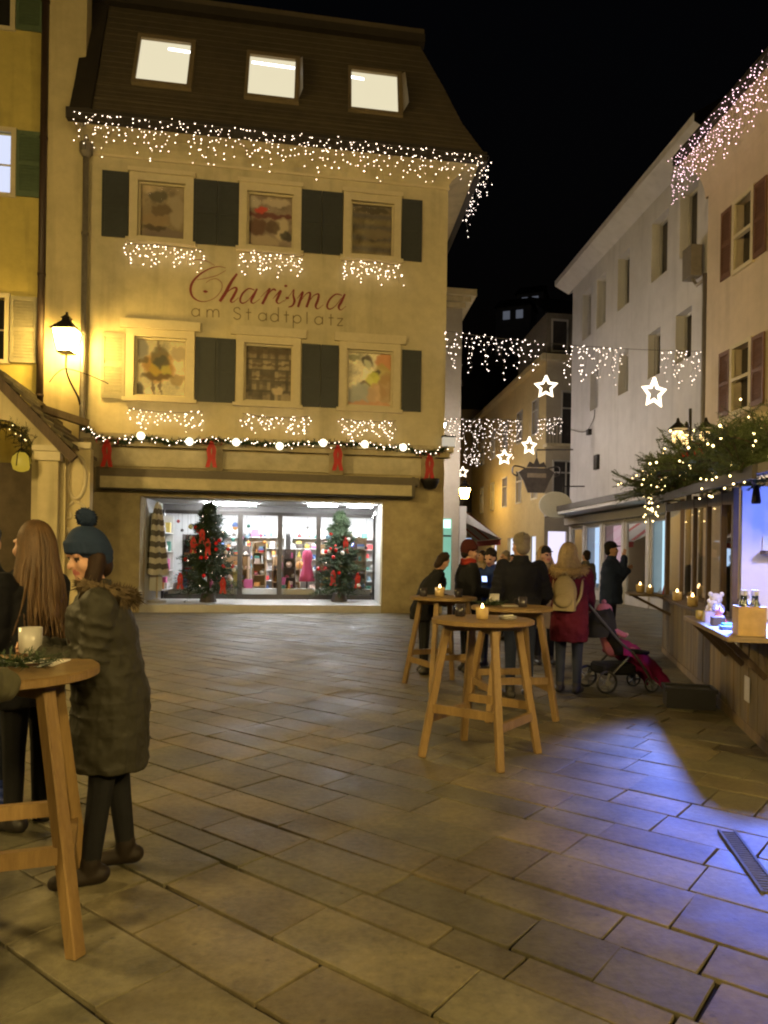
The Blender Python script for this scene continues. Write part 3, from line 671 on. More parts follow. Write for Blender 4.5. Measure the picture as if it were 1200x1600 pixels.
# ---- garland on the cornice
def sprig(mb, p, d, L, n=14, w=.006, nl=.06, rr=random, m=0):
    p = Vector(p); d = Vector(d).normalized(); a = d.orthogonal().normalized(); b = d.cross(a)
    for k in range(n):
        f = (k + .5) / n; o = p + d * (L * f); t = rr.uniform(0, 6.283); s = a * math.cos(t) + b * math.sin(t)
        tip = o + (s * .8 + d * .6).normalized() * nl * (1.15 - .5 * f) * rr.uniform(.8, 1.2)
        e = d.cross(s) * w
        i = len(mb.v); mb.v += [o - e, o + e, tip]; mb.f.append((i, i+1, i+2)); mb.m.append(m)
    i = len(mb.v); mb.v += [p + a*.006, p - a*.006, p + d*L]; mb.f.append((i, i+1, i+2)); mb.m.append(m)
gar = thing('fir_garland', 'fir garland with glowing globes and red bows along the shop cornice', 'garland', FB(-9.3, -.3, 4.5))
rr = random.Random(5)
pxs = [(132, 668), (158, 684), (190, 690), (220, 683), (260, 690), (296, 690), (330, 688), (369, 691), (400, 692), (436, 695), (470, 694), (505, 692), (540, 694), (570, 694), (600, 700), (632, 699), (660, 708), (694, 702)]
line = []
for u, v in pxs:
    s, z = at(u, v, -.33); line.append((s, z))
cl = spline([FB(s, -.33, max(z, 4.55) if 0 else z) for s, z in line], 8)
MB().tube(cl, .035, 6).build('rope', fir, gar)
g = MB(); bl = MB()
for i, p in enumerate(cl):
    for k in range(7):
        dd = Vector((rr.gauss(0, 1), rr.gauss(0, .6), rr.gauss(0, .7))); sprig(g, p, dd, .13, 9, .008, .06, rr)
    bl.octa(p + Vector((rr.gauss(0, .05), -.08 + rr.gauss(0, .04), rr.gauss(0, .045))), .0125)
g.build('needle_tuft', fir, gar, fix=False, kind='stuff'); bl.build('bulb_string', bulb_warm, gar, fix=False, kind='stuff')
for u, v in ((220, 681), (296, 690), (369, 691), (437, 697), (505, 692), (570, 694), (630, 699)):
    s, z = at(u, v, -.45); MB().ell(FB(s, -.45, z), .10, 14, 10).build('globe_lamp', globe_m, gar, smooth=True)
def bow(c, fr, sc_=1.0, parent=None):
    mb = MB()
    def q(x, y, z): return c + fr.ex * (x * sc_) + fr.ey * (y * sc_) + Vector((0, 0, z * sc_))
    for sg in (-1, 1):
        pts = [(0,0,0), (.12*sg,-.05,.09), (.26*sg,-.04,.07), (.25*sg,-.02,-.05), (.11*sg,-.04,-.06), (0,0,0)]
        pp = spline(pts, 4)
        mb.add([q(p.x, p.y - .05, p.z) for p in pp] + [q(p.x, p.y + .05, p.z) for p in pp], [(i, i+1, i+1+len(pp), i+len(pp)) for i in range(len(pp)-1)])
        tl = spline([(0,-.02,0), (.07*sg,-.05,-.2), (.05*sg,-.02,-.42), (.10*sg,-.05,-.66)], 4)
        mb.add([q(p.x - .055, p.y, p.z) for p in tl] + [q(p.x + .055, p.y - .015, p.z) for p in tl], [(i, i+1, i+1+len(tl), i+len(tl)) for i in range(len(tl)-1)])
    b = mb.build('red_bow', red_cloth, parent, smooth=True); k = MB(); k.ell(q(0,-.04,0), .05*sc_, 8, 6); k.build('knot', red_cloth, b, smooth=True)
for u, v in ((168, 690), (331, 692), (528, 698), (671, 712)):
    s, z = at(u, v, -.48); bow(FB(s, -.48, z), FB, .95, gar)
# bracket cup and small floodlight by the corner
s, z = at(672, 752, -.35); pl = thing('wall_cup', 'dark iron cup on a bracket under the last red bow of the cornice', 'planter', FB(s, -.07, z))
MB().lathe([(.05,-.22),(.16,-.18),(.24,-.02),(.26,.06),(.24,.06),(.2,0)], FB(s, -.35, z), 14).build('cup', iron, pl, smooth=True)
MB().tube([FB(s,-.06,z+.3), FB(s,-.2,z+.34), FB(s,-.35,z+.26), FB(s,-.35,z+.02)], .018, 6).build('bracket', iron, pl)
s, z = at(701, 690, -.3); fl = thing('floodlight', 'small white box lamp on the corner above the cornice end', 'lamp', FB(s, -.2, z))
fbox(FB, s-.17, s+.17, -.36, -.2, z-.13, z+.11).build('lamp_box', em('flood_box', (.8,.82,.8), .28, (.5,.5,.5)), fl); fbox(FB, s-.19, s+.19, -.38, -.18, z+.112, z+.15).build('lid', iron, fl)
MB().bar(FB(s, -.2, z), FB(-.02, -.02, z), .04).build('arm', iron, fl)

# ---- christmas trees and parasol in the arcade
def xmas_tree(label, base, h, r, seed, bows, balls):
    rr = random.Random(seed); t = thing('christmas_tree', label, 'christmas tree', base, 0, 'christmas trees in the arcade')
    MB().lathe([(.22,0),(.24,.02),(.18,.25),(.16,.25)], base, 12).build('pot', rgbm('dark_pot', (.05,.04,.035)), t)
    MB().tube([base + Vector((0,0,.2)), base + Vector((0,0,h))], [.045, .008], 7).build('trunk', bark, t)
    g = MB(); bl = MB(); n = int(560 * h / 2.5)
    for i in range(n):
        f = (i / n) ** .8; z = .25 + (h - .3) * f; a = i * 2.39996 + rr.uniform(-.3, .3); R0 = r * (1 - f) ** .8 * (.75 + .3 * math.sin(z * 15 + a)) + .03
        d = Vector((math.cos(a), math.sin(a), -.12 + .5 * f))
        q = base + Vector((0, 0, z)) + d * (R0 * .25)
        sprig(g, q, d, R0 * .75 + .05, 22, .011, .10, rr)
        sprig(g, q + d * R0 * .5, d + Vector((rr.gauss(0,.5), rr.gauss(0,.5), rr.gauss(0,.3))), R0 * .4 + .08, 16, .011, .09, rr)
        if rr.random() < .05: bl.octa(q + d * R0 * .75, .010)
    g.build('needle_foliage', fir, t, fix=False, kind='stuff'); bl.build('bulb_string', bulb_warm, t, fix=False, kind='stuff')
    red_ball = rgbm('red_ball', (.5,.015,.015), .2, .6); wb = rgbm('white_ball', (.7,.68,.62), .3)
    for i in range(balls):
        f = rr.uniform(.08, .8); a = rr.uniform(math.pi * 1.05, math.pi * 1.95); R0 = r * (1 - f) ** .8 + .02
        MB().ell(base + Vector((math.cos(a)*R0, math.sin(a)*R0, .3 + (h-.3)*f)), .055, 10, 7).build('bauble', red_ball if i % 4 else wb, t, smooth=True)
    for f, a in bows:
        R0 = r * (1 - f) ** .8 + .06; bow(base + Vector((math.cos(a)*R0, math.sin(a)*R0, .25 + (h-.3)*f)), FB, .62, t)
    MB().ell(base + Vector((0, -.02, h - .12)), .08, 10, 7).build('tree_topper', wb, t, smooth=True)
    return t
s1, _ = at(325, 935, 1.1); s2, _ = at(530, 935, 1.6)
xmas_tree('bushy christmas tree with big red bows beside the striped parasol', FB(s1, 1.1, .2), 2.72, .95, 8, ((.72, 4.5), (.6, 4.9), (.62, 4.0), (.18, 5.4), (.22, 3.9)), 18)
xmas_tree('slimmer christmas tree in front of the last glass pane by the stone pillar', FB(s2, 1.6, .2), 2.6, .80, 9, ((.68, 5.2), (.28, 4.5), (.25, 5.6)), 14)
s0, _ = at(245, 930, .8); pb = FB(s0, .8, .2)
par = thing('closed_parasol', 'closed grey and white striped parasol standing at the arcade entrance', 'parasol', pb)
MB().lathe([(.25,0),(.25,.06),(.06,.1),(.03,.12)], pb, 14).build('base', rgbm('parasol_base', (.4,.38,.34)), par)
MB().tube([pb + Vector((0,0,.1)), pb + Vector((0,0,2.7))], .024, 8).build('pole', pm('parasol_pole', (.5,.42,.28), .5, .15, 10, .05), par)
mb = MB(); n = 24; zz = [.75 + 1.9 * i / 26 for i in range(27)]
for z in zz:
    f = (z - .75) / 1.9; r0 = .20 * (1 - f) ** .6 + .05
    for k in range(n):
        a = 2 * math.pi * k / n; r_ = r0 * (1 + .28 * math.cos(a * 6 + f * 2)); mb.v.append(pb + Vector((r_*math.cos(a), r_*math.sin(a), z + .02 * math.cos(a*6))))
for i in range(26):
    for k in range(n): mb.f.append((i*n+k, i*n+(k+1)%n, (i+1)*n+(k+1)%n, (i+1)*n+k)); mb.m.append((i // 2) % 2)
mb.build('folded_canvas', [rgbm('canvas_white', (.6,.57,.5), .85), rgbm('canvas_grey', (.13,.12,.11), .85)], par, smooth=True)

# ================================================================== lanterns
def lantern(name, label, c, k=1.0, glow=None, group='street lanterns', parent=None, rz=0):
    """four-sided tapered street lantern, c is the middle of the glass"""
    t = parent or thing(name, label, 'lantern', c, 0, group)
    def ring(r, z, n=4): return [c + Vector((r*k*math.cos(R(45+rz) + 2*math.pi*i/n), r*k*math.sin(R(45+rz) + 2*math.pi*i/n), z*k)) for i in range(n)]
    def loft(rings):
        mb = MB(); n = len(rings[0]); mb.v = [v for r in rings for v in r]
        for j in range(len(rings)-1):
            for i in range(n): mb.f.append((j*n+i, j*n+(i+1)%n, (j+1)*n+(i+1)%n, (j+1)*n+i)); mb.m.append(0)
        mb.f += [tuple(range(n))[::-1], tuple((len(rings)-1)*n+i for i in range(n))]; mb.m += [0, 0]; return mb
    loft([ring(.27, -.32), ring(.44, .30)]).build('glowing_glass', glow, t)
    loft([ring(.56, .31), ring(.50, .36), ring(.16, .62), ring(.15, .68), ring(.2, .70), ring(.05, .82), ring(.04, .90)]).build('cap', iron, t)
    loft([ring(.30, -.38), ring(.30, -.325)]).build('bottom_ring', iron, t)
    for i in range(4): MB().bar(ring(.285, -.33)[i], ring(.455, .31)[i], .028 * k).build('glazing_bar', iron, t)
    return t
glow1 = em('lantern_glow', (1.0, .64, .15), 140)
s, z = at(104, 533, -.75); lc = FB(s, -.75, z)
L1 = lantern('wall_lantern', 'glowing yellow wall lantern on a scrolled bracket between the ochre and cream houses', lc, .78, glow1)
zb = z - .32
MB().tube(spline([FB(s, -.75, zb), FB(s, -.75, zb-.35), FB(s+.05, -.62, zb-.62), FB(s+.16, -.35, zb-.95), FB(s+.15, -.09, zb-1.2)], 5), .022, 6).build('bracket', iron, L1)
MB().tube(spline([FB(s-.6, -.1, zb-.55), FB(s-.3, -.5, zb-.42), FB(s, -.75, zb-.35), FB(s+.4, -.5, zb-.40), FB(s+.8, -.1, zb-.52)], 5), .011, 6).build('cross_stay', iron, L1)

# ================================================================== OCHRE HOUSE
och = thing('ochre_house', 'ochre house with green louvred shutters and a dark downpipe', 'building', FB(-12, -.05, 0))
def sz(u, v, t=-.05): return at(u, v, t)
hx0 = sz(-45, 300)[0]; w2 = (sz(-30, 300)[0], sz(17, 300)[0], sz(10, 302)[1], sz(10, 207)[1])
w1 = (sz(-30, 30)[0], sz(17, 30)[0], sz(10, 42)[1], sz(10, 42)[1] + 1.75); w3 = (sz(-35, 500)[0], sz(8, 500)[0], sz(5, 562)[1], sz(5, 466)[1])
mb = MB(); wall_holes(mb, FB, -16, -10.32, 0, 19, [w1, w2, w3], -.05, .2)
mb.build('wall', plaster_ochre, och)
mb = MB(); fbox(FB, -10.318, -9.42, -.09, .3, 0, 19, mb); mb.build('corner_strip', plaster_pale, och)
for (a, b, c, d), lit in ((w1, 0), (w2, 1), (w3, 0)):
    mb = MB()
    for x0, x1, y0, y1 in ((a-.12, a, c-.1, d+.12), (b, b+.12, c-.1, d+.12), (a, b, d, d+.12), (a, b, c-.1, c)): fbox(FB, x0, x1, -.1, .0, y0, y1, mb)
    wn = mb.build('window', trim_cream, och)
    MB().quad(FB(a,.1,c), FB(b,.1,c), FB(b,.1,d), FB(a,.1,d)).build('pane', em('blue_white_room', (.72,.78,1.0), .75) if lit else black_in, wn)
    fbox(FB, a, b, .06, .09, (c+d)/2 - .02, (c+d)/2 + .02).build('glazing_bar', trim_cream, wn)
for (a, b, c, d), m in ((w1, shutter_green), (w2, shutter_green), (w3, shutter_grey_lit)): shutter(FB, b+.14, b+.14+.62, c-.06, d+.06, m, och, t=-.09, louver=True)
s = sz(69, 300)[0]; MB().tube([FB(s, -.14, 18.5), FB(s, -.14, 4.2)], .085, 10).build('downpipe', pipe_dark, och, smooth=True)
for z in (15.2, 11.8, 8.4, 5.4): MB().lathe([(.1,-.03),(.1,.03)], FB(s, -.14, z), 10).build('pipe_collar', pipe_dark, och)
gp = thing('drainpipe', 'grey drainpipe running down the joint between ochre and cream house', 'drainpipe', FB(-9.38, -.12, 0))
MB().tube([FB(-9.36, -.16, 11.4), FB(-9.36, -.16, .0)], .07, 10).build('pipe', pipe_grey, gp, smooth=True)
MB().lathe([(.07,0),(.16,.12),(.17,.34)], FB(-9.36, -.16, 11.4), 10).build('hopper', pipe_grey, gp)
MB().tube(spline([FB(-9.36,-.16,11.7), FB(-9.3,-.4,12.1), FB(-9.3, te + .1, ze - .3)], 4), .05, 8).build('elbow', pipe_grey, gp)
for z in (9.5, 7.0, 4.8): MB().lathe([(.09,-.03),(.09,.03)], FB(-9.36, -.16, z), 10).build('pipe_collar', pipe_grey, gp)

# ================================================================== PORCH with gabled roof
pc = P(-10, 860, 16.0); FP = Fr((pc.x, pc.y), (math.cos(al), math.sin(al)), (-math.sin(al), math.cos(al)))
por = thing('gabled_porch', 'stone porch with a mossy gabled roof and an arched opening hung with fir', 'porch', FP(0, 0, 0))
def pp(u, v, t=0): return FP.at(u, v, t)
rx, rz0 = pp(112, 706); ax_, az = pp(-10, 580)
ow, oz = pp(50, 700)[0], pp(0, 700)[1]; orr = ow
mb = MB()
arch = [(ow * math.cos(R(a)), oz + orr * .85 * math.sin(R(a))) for a in range(0, 181, 12)]
wl = [(-1.45, 0), (-1.45, rz0 + .1), (0, az - .15), (1.45, rz0 + .1), (1.45, 0)]
n = len(arch)
top = []
for x, z in arch:
    f = abs(x) / 1.45; top.append((x * 1.45 / ow, (az - .15) + (rz0 + .1 - az + .15) * abs(x * 1.45 / ow) / 1.45))
for i in range(n - 1):
    a, b, c, d = arch[i], arch[i+1], top[i+1], top[i]
    for t in (0, .35): mb.quad(FP(a[0],t,a[1]), FP(b[0],t,b[1]), FP(c[0],t,c[1]), FP(d[0],t,d[1]))
    mb.quad(FP(a[0],0,a[1]), FP(b[0],0,b[1]), FP(b[0],.35,b[1]), FP(a[0],.35,a[1]))
for sg in (-1, 1):
    x0, x1 = sorted((sg * ow, sg * 1.45)); z1 = oz; zt_ = rz0 + .1
    mb.quad(FP(x0,0,0), FP(x1,0,0), FP(x1,0,zt_ if sg > 0 else z1), FP(x0,0,z1 if sg > 0 else zt_))
    mb.quad(FP(sg*ow,0,0), FP(sg*ow,.35,0), FP(sg*ow,.35,oz), FP(sg*ow,0,oz)); mb.quad(FP(sg*1.45,0,0), FP(sg*1.45,2,0), FP(sg*1.45,2,zt_), FP(sg*1.45,0,zt_))
mb.build('wall', plaster_pale, por)
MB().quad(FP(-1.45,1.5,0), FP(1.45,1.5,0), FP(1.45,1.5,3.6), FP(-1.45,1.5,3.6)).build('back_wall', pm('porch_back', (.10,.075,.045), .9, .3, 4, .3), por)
mossy = pm('mossy_roof_tile', (.14, .10, .055), .9, .5, 5, .5, col2=(.06,.055,.03))
sl_v = Vector((rx - ax_, 0, rz0 - az)); Ls = sl_v.length
for sg in (-1, 1):
    a0 = FP(0, -.35, az); rowsn = 8; ed = (FP.ex * (rx - ax_) * sg + Vector((0,0,rz0 - az)))
    nrm = Vector((0,0,1))
    for r_ in range(rowsn):
        f0, f1 = r_ / rowsn, (r_ + 1.25) / rowsn
        for c_ in range(6):
            y0 = -.35 + c_ * .4; p = a0 + ed * f0; q = a0 + ed * f1
            mb = MB(); e = FP.ey; lift = Vector((0,0,.10)); jz = Vector((0,0,rnd(0,.02)))
            v0 = p + e*(c_*.4) + jz; v1 = p + e*(c_*.4+.385) + jz; v2 = q + e*(c_*.4+.385) + lift*.8 + jz; v3 = q + e*(c_*.4) + lift*.8 + jz
            th = Vector((0,0,.09)); mb.add([v0,v1,v2,v3,v0+th,v1+th,v2+th,v3+th], [(0,3,2,1),(4,5,6,7),(0,1,5,4),(1,2,6,5),(2,3,7,6),(3,0,4,7)]); mb.build('roof_tile', mossy, por)
    MB().bar(a0 + ed*0 + Vector((0,0,-.12)), a0 + ed*1.05 + Vector((0,0,-.12)), .16, .2).build('rafter', wood_dark, por)
MB().bar(FP(pp(58,645)[0], .3, pp(58,645,.3)[1]+.1), FP(pp(122,668)[0], .9, pp(122,668,.9)[1]+.1), .16, .16).build('roof_beam', wood_mid, por)
# pilaster and carved panel
a, b = pp(62, 800)[0], pp(93, 800)[0]; zc = pp(80, 700)[1]
fbox(FP, a, b, -.18, -.003, 0, zc - .3).build('pilaster', plaster_pale, por); fbox(FP, a-.06, b+.06, -.25, -.003, zc-.298, zc-.1).build('capital', trim_cream, por); fbox(FP, a-.1, b+.08, -.3, -.003, zc-.098, zc+.02).build('abacus', trim_cream, por)
cp = thing('carved_panel', 'carved stone cartouche panel beside the porch under the drainpipe', 'relief', FP((pp(95,800)[0]+pp(140,800)[0])/2, .2, 0))
a, b = pp(97, 800, .2)[0], pp(140, 800, .2)[0]; zt2 = pp(120, 700, .2)[1]; zb2 = pp(120, 832, .2)[1]
fbox(FP, a, b, .2, .5, 0, zt2).build('slab', plaster_pale, cp)
fbox(FP, a-.02, b+.02, .1, .196, zt2-.02, zt2+.12).build('ledge', trim_cream, cp)
cx, cz = (a+b)/2, zt2 - .65
MB().tube([FP(cx + .2*math.cos(R(t)), .19, cz + .48*math.sin(R(t))) for t in range(0, 361, 20)], .045, 6, cap=False).build('oval_frame', trim_cream, cp, smooth=True)
mb = MB(); 
for sg in (-1, 1):
    mb.tube(spline([FP(cx + sg*.05,.18,cz-.55), FP(cx+sg*.2,.18,cz-.68), FP(cx+sg*.22,.18,cz-.88), FP(cx+sg*.1,.18,cz-.9), FP(cx+sg*.12,.18,cz-.78)], 4), .035, 6)
mb.build('scroll', trim_cream, cp, smooth=True)
mb = MB(); mb.tube(spline([FP(cx-.2,.17,cz-1.15), FP(cx,.15,cz-1.3), FP(cx+.2,.17,cz-1.15)], 5), .06, 6); mb.build('festoon', trim_cream, cp, smooth=True)
# fir and ornaments hanging in the arch
fa = thing('fir_arch', 'fir branches with small lights draped inside the porch arch', 'garland', FP(0, -.15, oz))
g = MB(); bl = MB(); rr = random.Random(15)
for i in range(150):
    t = R(rr.uniform(-10, 150)); r_ = ow * rr.uniform(.72, 1.02); q = FP(r_*math.cos(t), rr.uniform(-.2, .2), oz + r_*.85*math.sin(t))
    sprig(g, q, (rr.gauss(0,1), rr.gauss(0,.5), rr.gauss(-.4,.8)), .26, 16, .008, .08, rr)
    if rr.random() < .12: bl.octa(q + Vector((0,-.15,-.05)), .010)
g.build('needle_foliage', pm('dusty_fir', (.06,.055,.02), .7, .4, 12, 0), fa, fix=False, kind='stuff'); bl.build('bulb_string', bulb_tree, fa, fix=False, kind='stuff')
yl = P(33, 722, 15.6); y_ = thing('hanging_lamp', 'small yellow glass lamp hanging inside the porch arch', 'lamp', yl)
MB().lathe([(.06,-.2),(.15,-.16),(.19,-.02),(.17,.1),(.08,.2)], yl, 12).build('glass', em('yellow_lamp', (.75,.50,.04), .4), y_, smooth=True)
for k in range(4): MB().tube([yl + Vector((.2*math.cos(k*1.57), .2*math.sin(k*1.57), -.1)), yl + Vector((.16*math.cos(k*1.57), .16*math.sin(k*1.57), .15)), yl + Vector((0,0,.3))], .012, 4).build('rib', iron, y_)
MB().tube([yl + Vector((0,0,.2)), yl + Vector((0,0,.75))], .01, 5).build('chain', iron, y_)
# ================================================================== WHITE HOUSE and WARM HOUSE along the lane
dW = Vector((-.0744, 1, 0)).normalized(); aN, _ = ray(1107, 600)
FW = Fr((aN * 20, 20), dW, (dW.y, -dW.x))
wht = thing('white_house', 'tall plain white house with deep narrow window openings along the lane', 'building', FW(5.7, 0, 0))
top = [(.72,1.8), (2.56,3.72), (5.47,6.5), (7.65,8.6), (9.22,10.2)]; mid = [(.99,1.97), (2.99,3.87), (5.45,6.3), (8.3,9.15)]
sho = [(1.85,3.4), (3.8,5.4), (5.8,7.45), (7.85,9.35), (9.75,11.05)]
H = [(a, b, 10.4, 12.3) for a, b in top] + [(a, b, 7.35, 8.8) for a, b in mid]
mb = MB(); wall_holes(mb, FW, -.1, 11.45, 0, 13.25, H + [(a, b, .35, 2.85) for a, b in sho], 0, .38)
mb.quad(FW(11.45,0,0), FW(11.45,9,0), FW(11.45,9,13.25), FW(11.45,0,13.25)); mb.build('wall', plaster_white, wht)
dark_glass = pm('dark_window_glass', (.05,.045,.04), .12, .2, 3, 0, spec=.6)
for a, b, c, d in H:
    mb = MB()
    for x0, x1, z0, z1 in ((a, a+.07, c, d), (b-.07, b, c, d), (a+.07, b-.07, c, c+.07), (a+.07, b-.07, d-.07, d), ((a+b)/2-.03, (a+b)/2+.03, c+.07, d-.07)): fbox(FW, x0, x1, .26, .33, z0, z1, mb)
    wn = mb.build('window', rgbm('window_white', (.5,.48,.44)), wht)
    MB().quad(FW(a,.34,c), FW(b,.34,c), FW(b,.34,d), FW(a,.34,d)).build('pane', dark_glass, wn)
mb = MB()
mb.add([FW(-.2,-.02,12.95), FW(12.0,-.02,12.95), FW(12.0,-.62,13.28), FW(-.2,-.62,13.28), FW(12.0,-.62,13.5), FW(-.2,-.62,13.5), FW(12.0,5,15), FW(12.0,5,17)], [(0,1,2,3), (3,2,4,5), (1,6,7,4,2)])
mb.build('eaves', plaster_white, wht)
MB().quad(FW(-.2,-.62,13.5), FW(12,-.62,13.5), FW(12,5,17), FW(-.2,5,17)).build('roof', roof_dark, wht)
# shop windows under the canopy
lit_col = [('cyan_lit', (.55,.85,1.0), .9), ('white_lit', (.80,.86,1.0), 1.0), ('pinkish_lit', (.62,.40,.46), .6), ('blue_lit', (.50,.70,1.0), .9), ('white_lit2', (.74,.80,1.0), .9)]
rr = random.Random(21)
for i, (a, b) in enumerate(sho):
    mb = MB()
    for x0, x1, z0, z1 in ((a, a+.06, .35, 2.85), (b-.06, b, .35, 2.85), (a+.06, b-.06, 2.75, 2.85), (a+.06, b-.06, .35, .45)): fbox(FW, x0, x1, .01, .07, z0, z1, mb)
    wn = mb.build('shop_window', rgbm('shop_frame', (.3,.29,.28)), wht)
    MB().quad(FW(a,.36,.35), FW(b,.36,.35), FW(b,.36,2.85), FW(a,.36,2.85)).build('lit_backdrop', em(*lit_col[i]), wn)
    MB().quad(FW(a,.04,.45), FW(b,.04,.45), FW(b,.04,2.75), FW(a,.04,2.75)).build('pane', glass_clear, wn)
    gm = MB(); goods_row(gm, FW, a+.1, b-.1, .12, .28, .36, .9, rr)
    gm.build('window_display', goods_m, wn, kind='stuff')
cpy = fbox(FW, 1.4, 11.5, -1.15, -.003, 3.42, 3.62).build('canopy', pm('canopy_edge', (.09,.08,.07), .6, .2, 8, .1), wht)
fbox(FW, 1.45, 11.45, -1.1, -.004, 3.30, 3.418).build('canopy_soffit', plaster_white, cpy)
fbox(FW, 1.5, 11.4, -.25, -.005, 2.95, 3.25).build('shop_fascia', rgbm('shop_fascia_paint', (.45,.43,.4)), wht)
for x in (1.6, 3.6, 5.6, 7.65, 9.55, 11.2): fbox(FW, x-.12, x+.12, -.05, -.004, 0, 2.948).build('pier', plaster_white, wht)
fbox(FW, 8.0, 8.35, -.12, -.003, 4.95, 5.5).build('vent_box', iron, wht)
mb = MB(); mb.tube([FW(.0,-.14,0), FW(.0,-.14,9.3)], .07, 8); dp_ = thing('drainpipe', 'grey drainpipe with a hopper box between the white and the warm-toned house', 'drainpipe', FW(0,-.14,0)); mb.build('pipe', pipe_grey, dp_, smooth=True)
fbox(FW, .25, .75, -.42, -.1, 9.35, 10.2).build('hopper_box', pipe_grey, dp_); MB().tube([FW(.5,-.25,9.35), FW(.3,-.22,9.1), FW(0,-.14,9.15)], .05, 7).build('elbow', pipe_grey, dp_)

wrm = thing('warm_house', 'warm beige house with red-brown shutters behind the market stall', 'building', FW(-4, -.2, 0))
Hw = [(-2.35, -1.62, 8.75, 10.4), (-2.35, -1.62, 5.25, 6.8), (-5.4, -4.4, 8.75, 10.4), (-5.4, -4.4, 5.25, 6.8)]
mb = MB(); wall_holes(mb, FW, -13, -.22, 0, 11.3, Hw, -.2, .25); mb.quad(FW(-.22,-.2,0), FW(-.22,.0,0), FW(-.22,.0,11.3), FW(-.22,-.2,11.3)); mb.build('wall', plaster_warm, wrm)
mb = MB()
cv = [(-.2 - .75 * (1 - math.cos(R(a))), 11.3 + .85 * math.sin(R(a))) for a in range(0, 91, 15)]
for (t0, z0), (t1, z1) in zip(cv, cv[1:]): mb.quad(FW(-13,t0,z0), FW(-.05,t0,z0), FW(-.05,t1,z1), FW(-13,t1,z1))
mb.add([FW(-.05,t,z) for t, z in cv] + [FW(-.05,.2,12.15), FW(-.05,.2,11.3)], [tuple(range(len(cv) + 2))])
mb.build('cove', plaster_warm, wrm)
mb = MB(); fbox(FW, -13, .0, -1.1, -.85, 12.16, 12.4, mb); mb.build('gutter', roof_dark, wrm)
MB().quad(FW(-13,-1.1,12.4), FW(0,-1.1,12.4), FW(0,4,16.5), FW(-13,4,16.5)).build('roof', roof_brown, wrm)
shut_red = pm('red_brown_shutter', (.15,.075,.04), .6, .2, 10, .1)
for a, b, c, d in Hw:
    mb = MB()
    for x0, x1, z0, z1 in ((a-.1, a, c-.1, d+.1), (b, b+.1, c-.1, d+.1), (a, b, c-.1, c), (a, b, d, d+.1), (a, b, (c+d)/2-.04, (c+d)/2+.04)): fbox(FW, x0, x1, -.27, -.15, z0, z1, mb)
    wn = mb.build('window', trim_cream, wrm); MB().quad(FW(a,.0,c), FW(b,.0,c), FW(b,.0,d), FW(a,.0,d)).build('pane', dark_glass, wn)
    for x0, x1 in ((b+.12, b+.62), (a-.62, a-.12)): shutter(FW, x0, x1, c-.05, d+.05, shut_red, wrm, t=-.24, louver=True)
curtain('icicle_lights', 'dense pinkish icicle lights along the eaves of the warm-toned house', FW(.0,-1.13,12.25), FW(-9.5,-1.13,12.25), 130, lambda f, i: .8 + .5*abs(math.sin(i*1.3)), .16, em('pinkish_fairy_bulb', (1.0,.62,.72), 5), .012, 'fairy lights over the lane', jit=.05, seed=9)

# ================================================================== houses further down the lane
pcx = P(850, 860, 37)
FC = Fr((pcx.x, pcx.y), (math.cos(al), math.sin(al)), dW)      # front faces the square, flank runs down the lane
chs = thing('corner_house', 'cream and yellow corner house with balcony where the lane narrows', 'building', FC(1.5, 0, 0))
Hc = [(.85, 1.9, 7.3, 9.9), (.45, 1.75, 4.6, 6.4)]
yel = pm('lane_yellow_plaster', (.46,.36,.17), .9, .12, 4, .1)
mb = MB(); wall_holes(mb, FC, 0, 4, 0, 11.5, Hc + [(-.0+.2, 1.2, .3, 2.9)], 0, .2); mb.build('front_wall', pm('cream_lane_plaster', (.42,.37,.28), .9, .1, 4, .1), chs)
FL = Fr(FC.O, dW, (dW.y, -dW.x))
Hl = [(x, x+1.0, z, z+1.7) for x in (1.4, 4.6, 8.0, 11.4, 14.8) for z in (4.7, 8.1)]
mb = MB(); wall_holes(mb, FL, 0, 19, 0, 11.5, Hl + [(x, x+1.6, .3, 2.7) for x in (1.5, 6, 10.5)], 0, .2); mb.build('flank_wall', yel, chs)
for fr_, hs in ((FC, Hc), (FL, Hl)):
    for a, b, c, d in hs:
        mb = MB()
        for x0, x1, z0, z1 in ((a-.08, a, c-.08, d+.08), (b, b+.08, c-.08, d+.08), (a, b, c-.08, c), (a, b, d, d+.08), ((a+b)/2-.03, (a+b)/2+.03, c, d), (a, b, c+(d-c)*.68, c+(d-c)*.68+.06)): fbox(fr_, x0, x1, -.05, .08, z0, z1, mb)
        wn = mb.build('window', rgbm('lane_window_trim', (.42,.40,.36)), chs); MB().quad(fr_(a,.18,c), fr_(b,.18,c), fr_(b,.18,d), fr_(a,.18,d)).build('pane', dark_glass, wn)
MB().quad(FC(.2,.25,.3), FC(1.2,.25,.3), FC(1.2,.25,2.9), FC(.2,.25,2.9)).build('lit_shop_window', em('violet_lit', (.80,.74,1.0), .9), chs)
for x in (1.5, 6, 10.5): MB().quad(FL(x,.25,.3), FL(x+1.6,.25,.3), FL(x+1.6,.25,2.7), FL(x,.25,2.7)).build('lit_shop_window', em('lane_shop_lit', (.85,.86,1.0), .8), chs)
mb = MB(); fbox(FC, -.35, 4, -.35, .0, 11.42, 11.7, mb); mb.build('eaves', plaster_cream, chs)
mb = MB(); fbox(FL, 0, 19.2, -.35, .0, 11.42, 11.7, mb); mb.build('flank_eaves', yel, chs)
fbox(FC, -.15, 2.2, -.75, -.003, 7.05, 7.2).build('balcony_slab', plaster_cream, chs)
for k in range(13): MB().bar(FC(-.1 + k*.18, -.7, 7.2), FC(-.1 + k*.18, -.7, 8.1), .02).build('baluster', iron, chs)
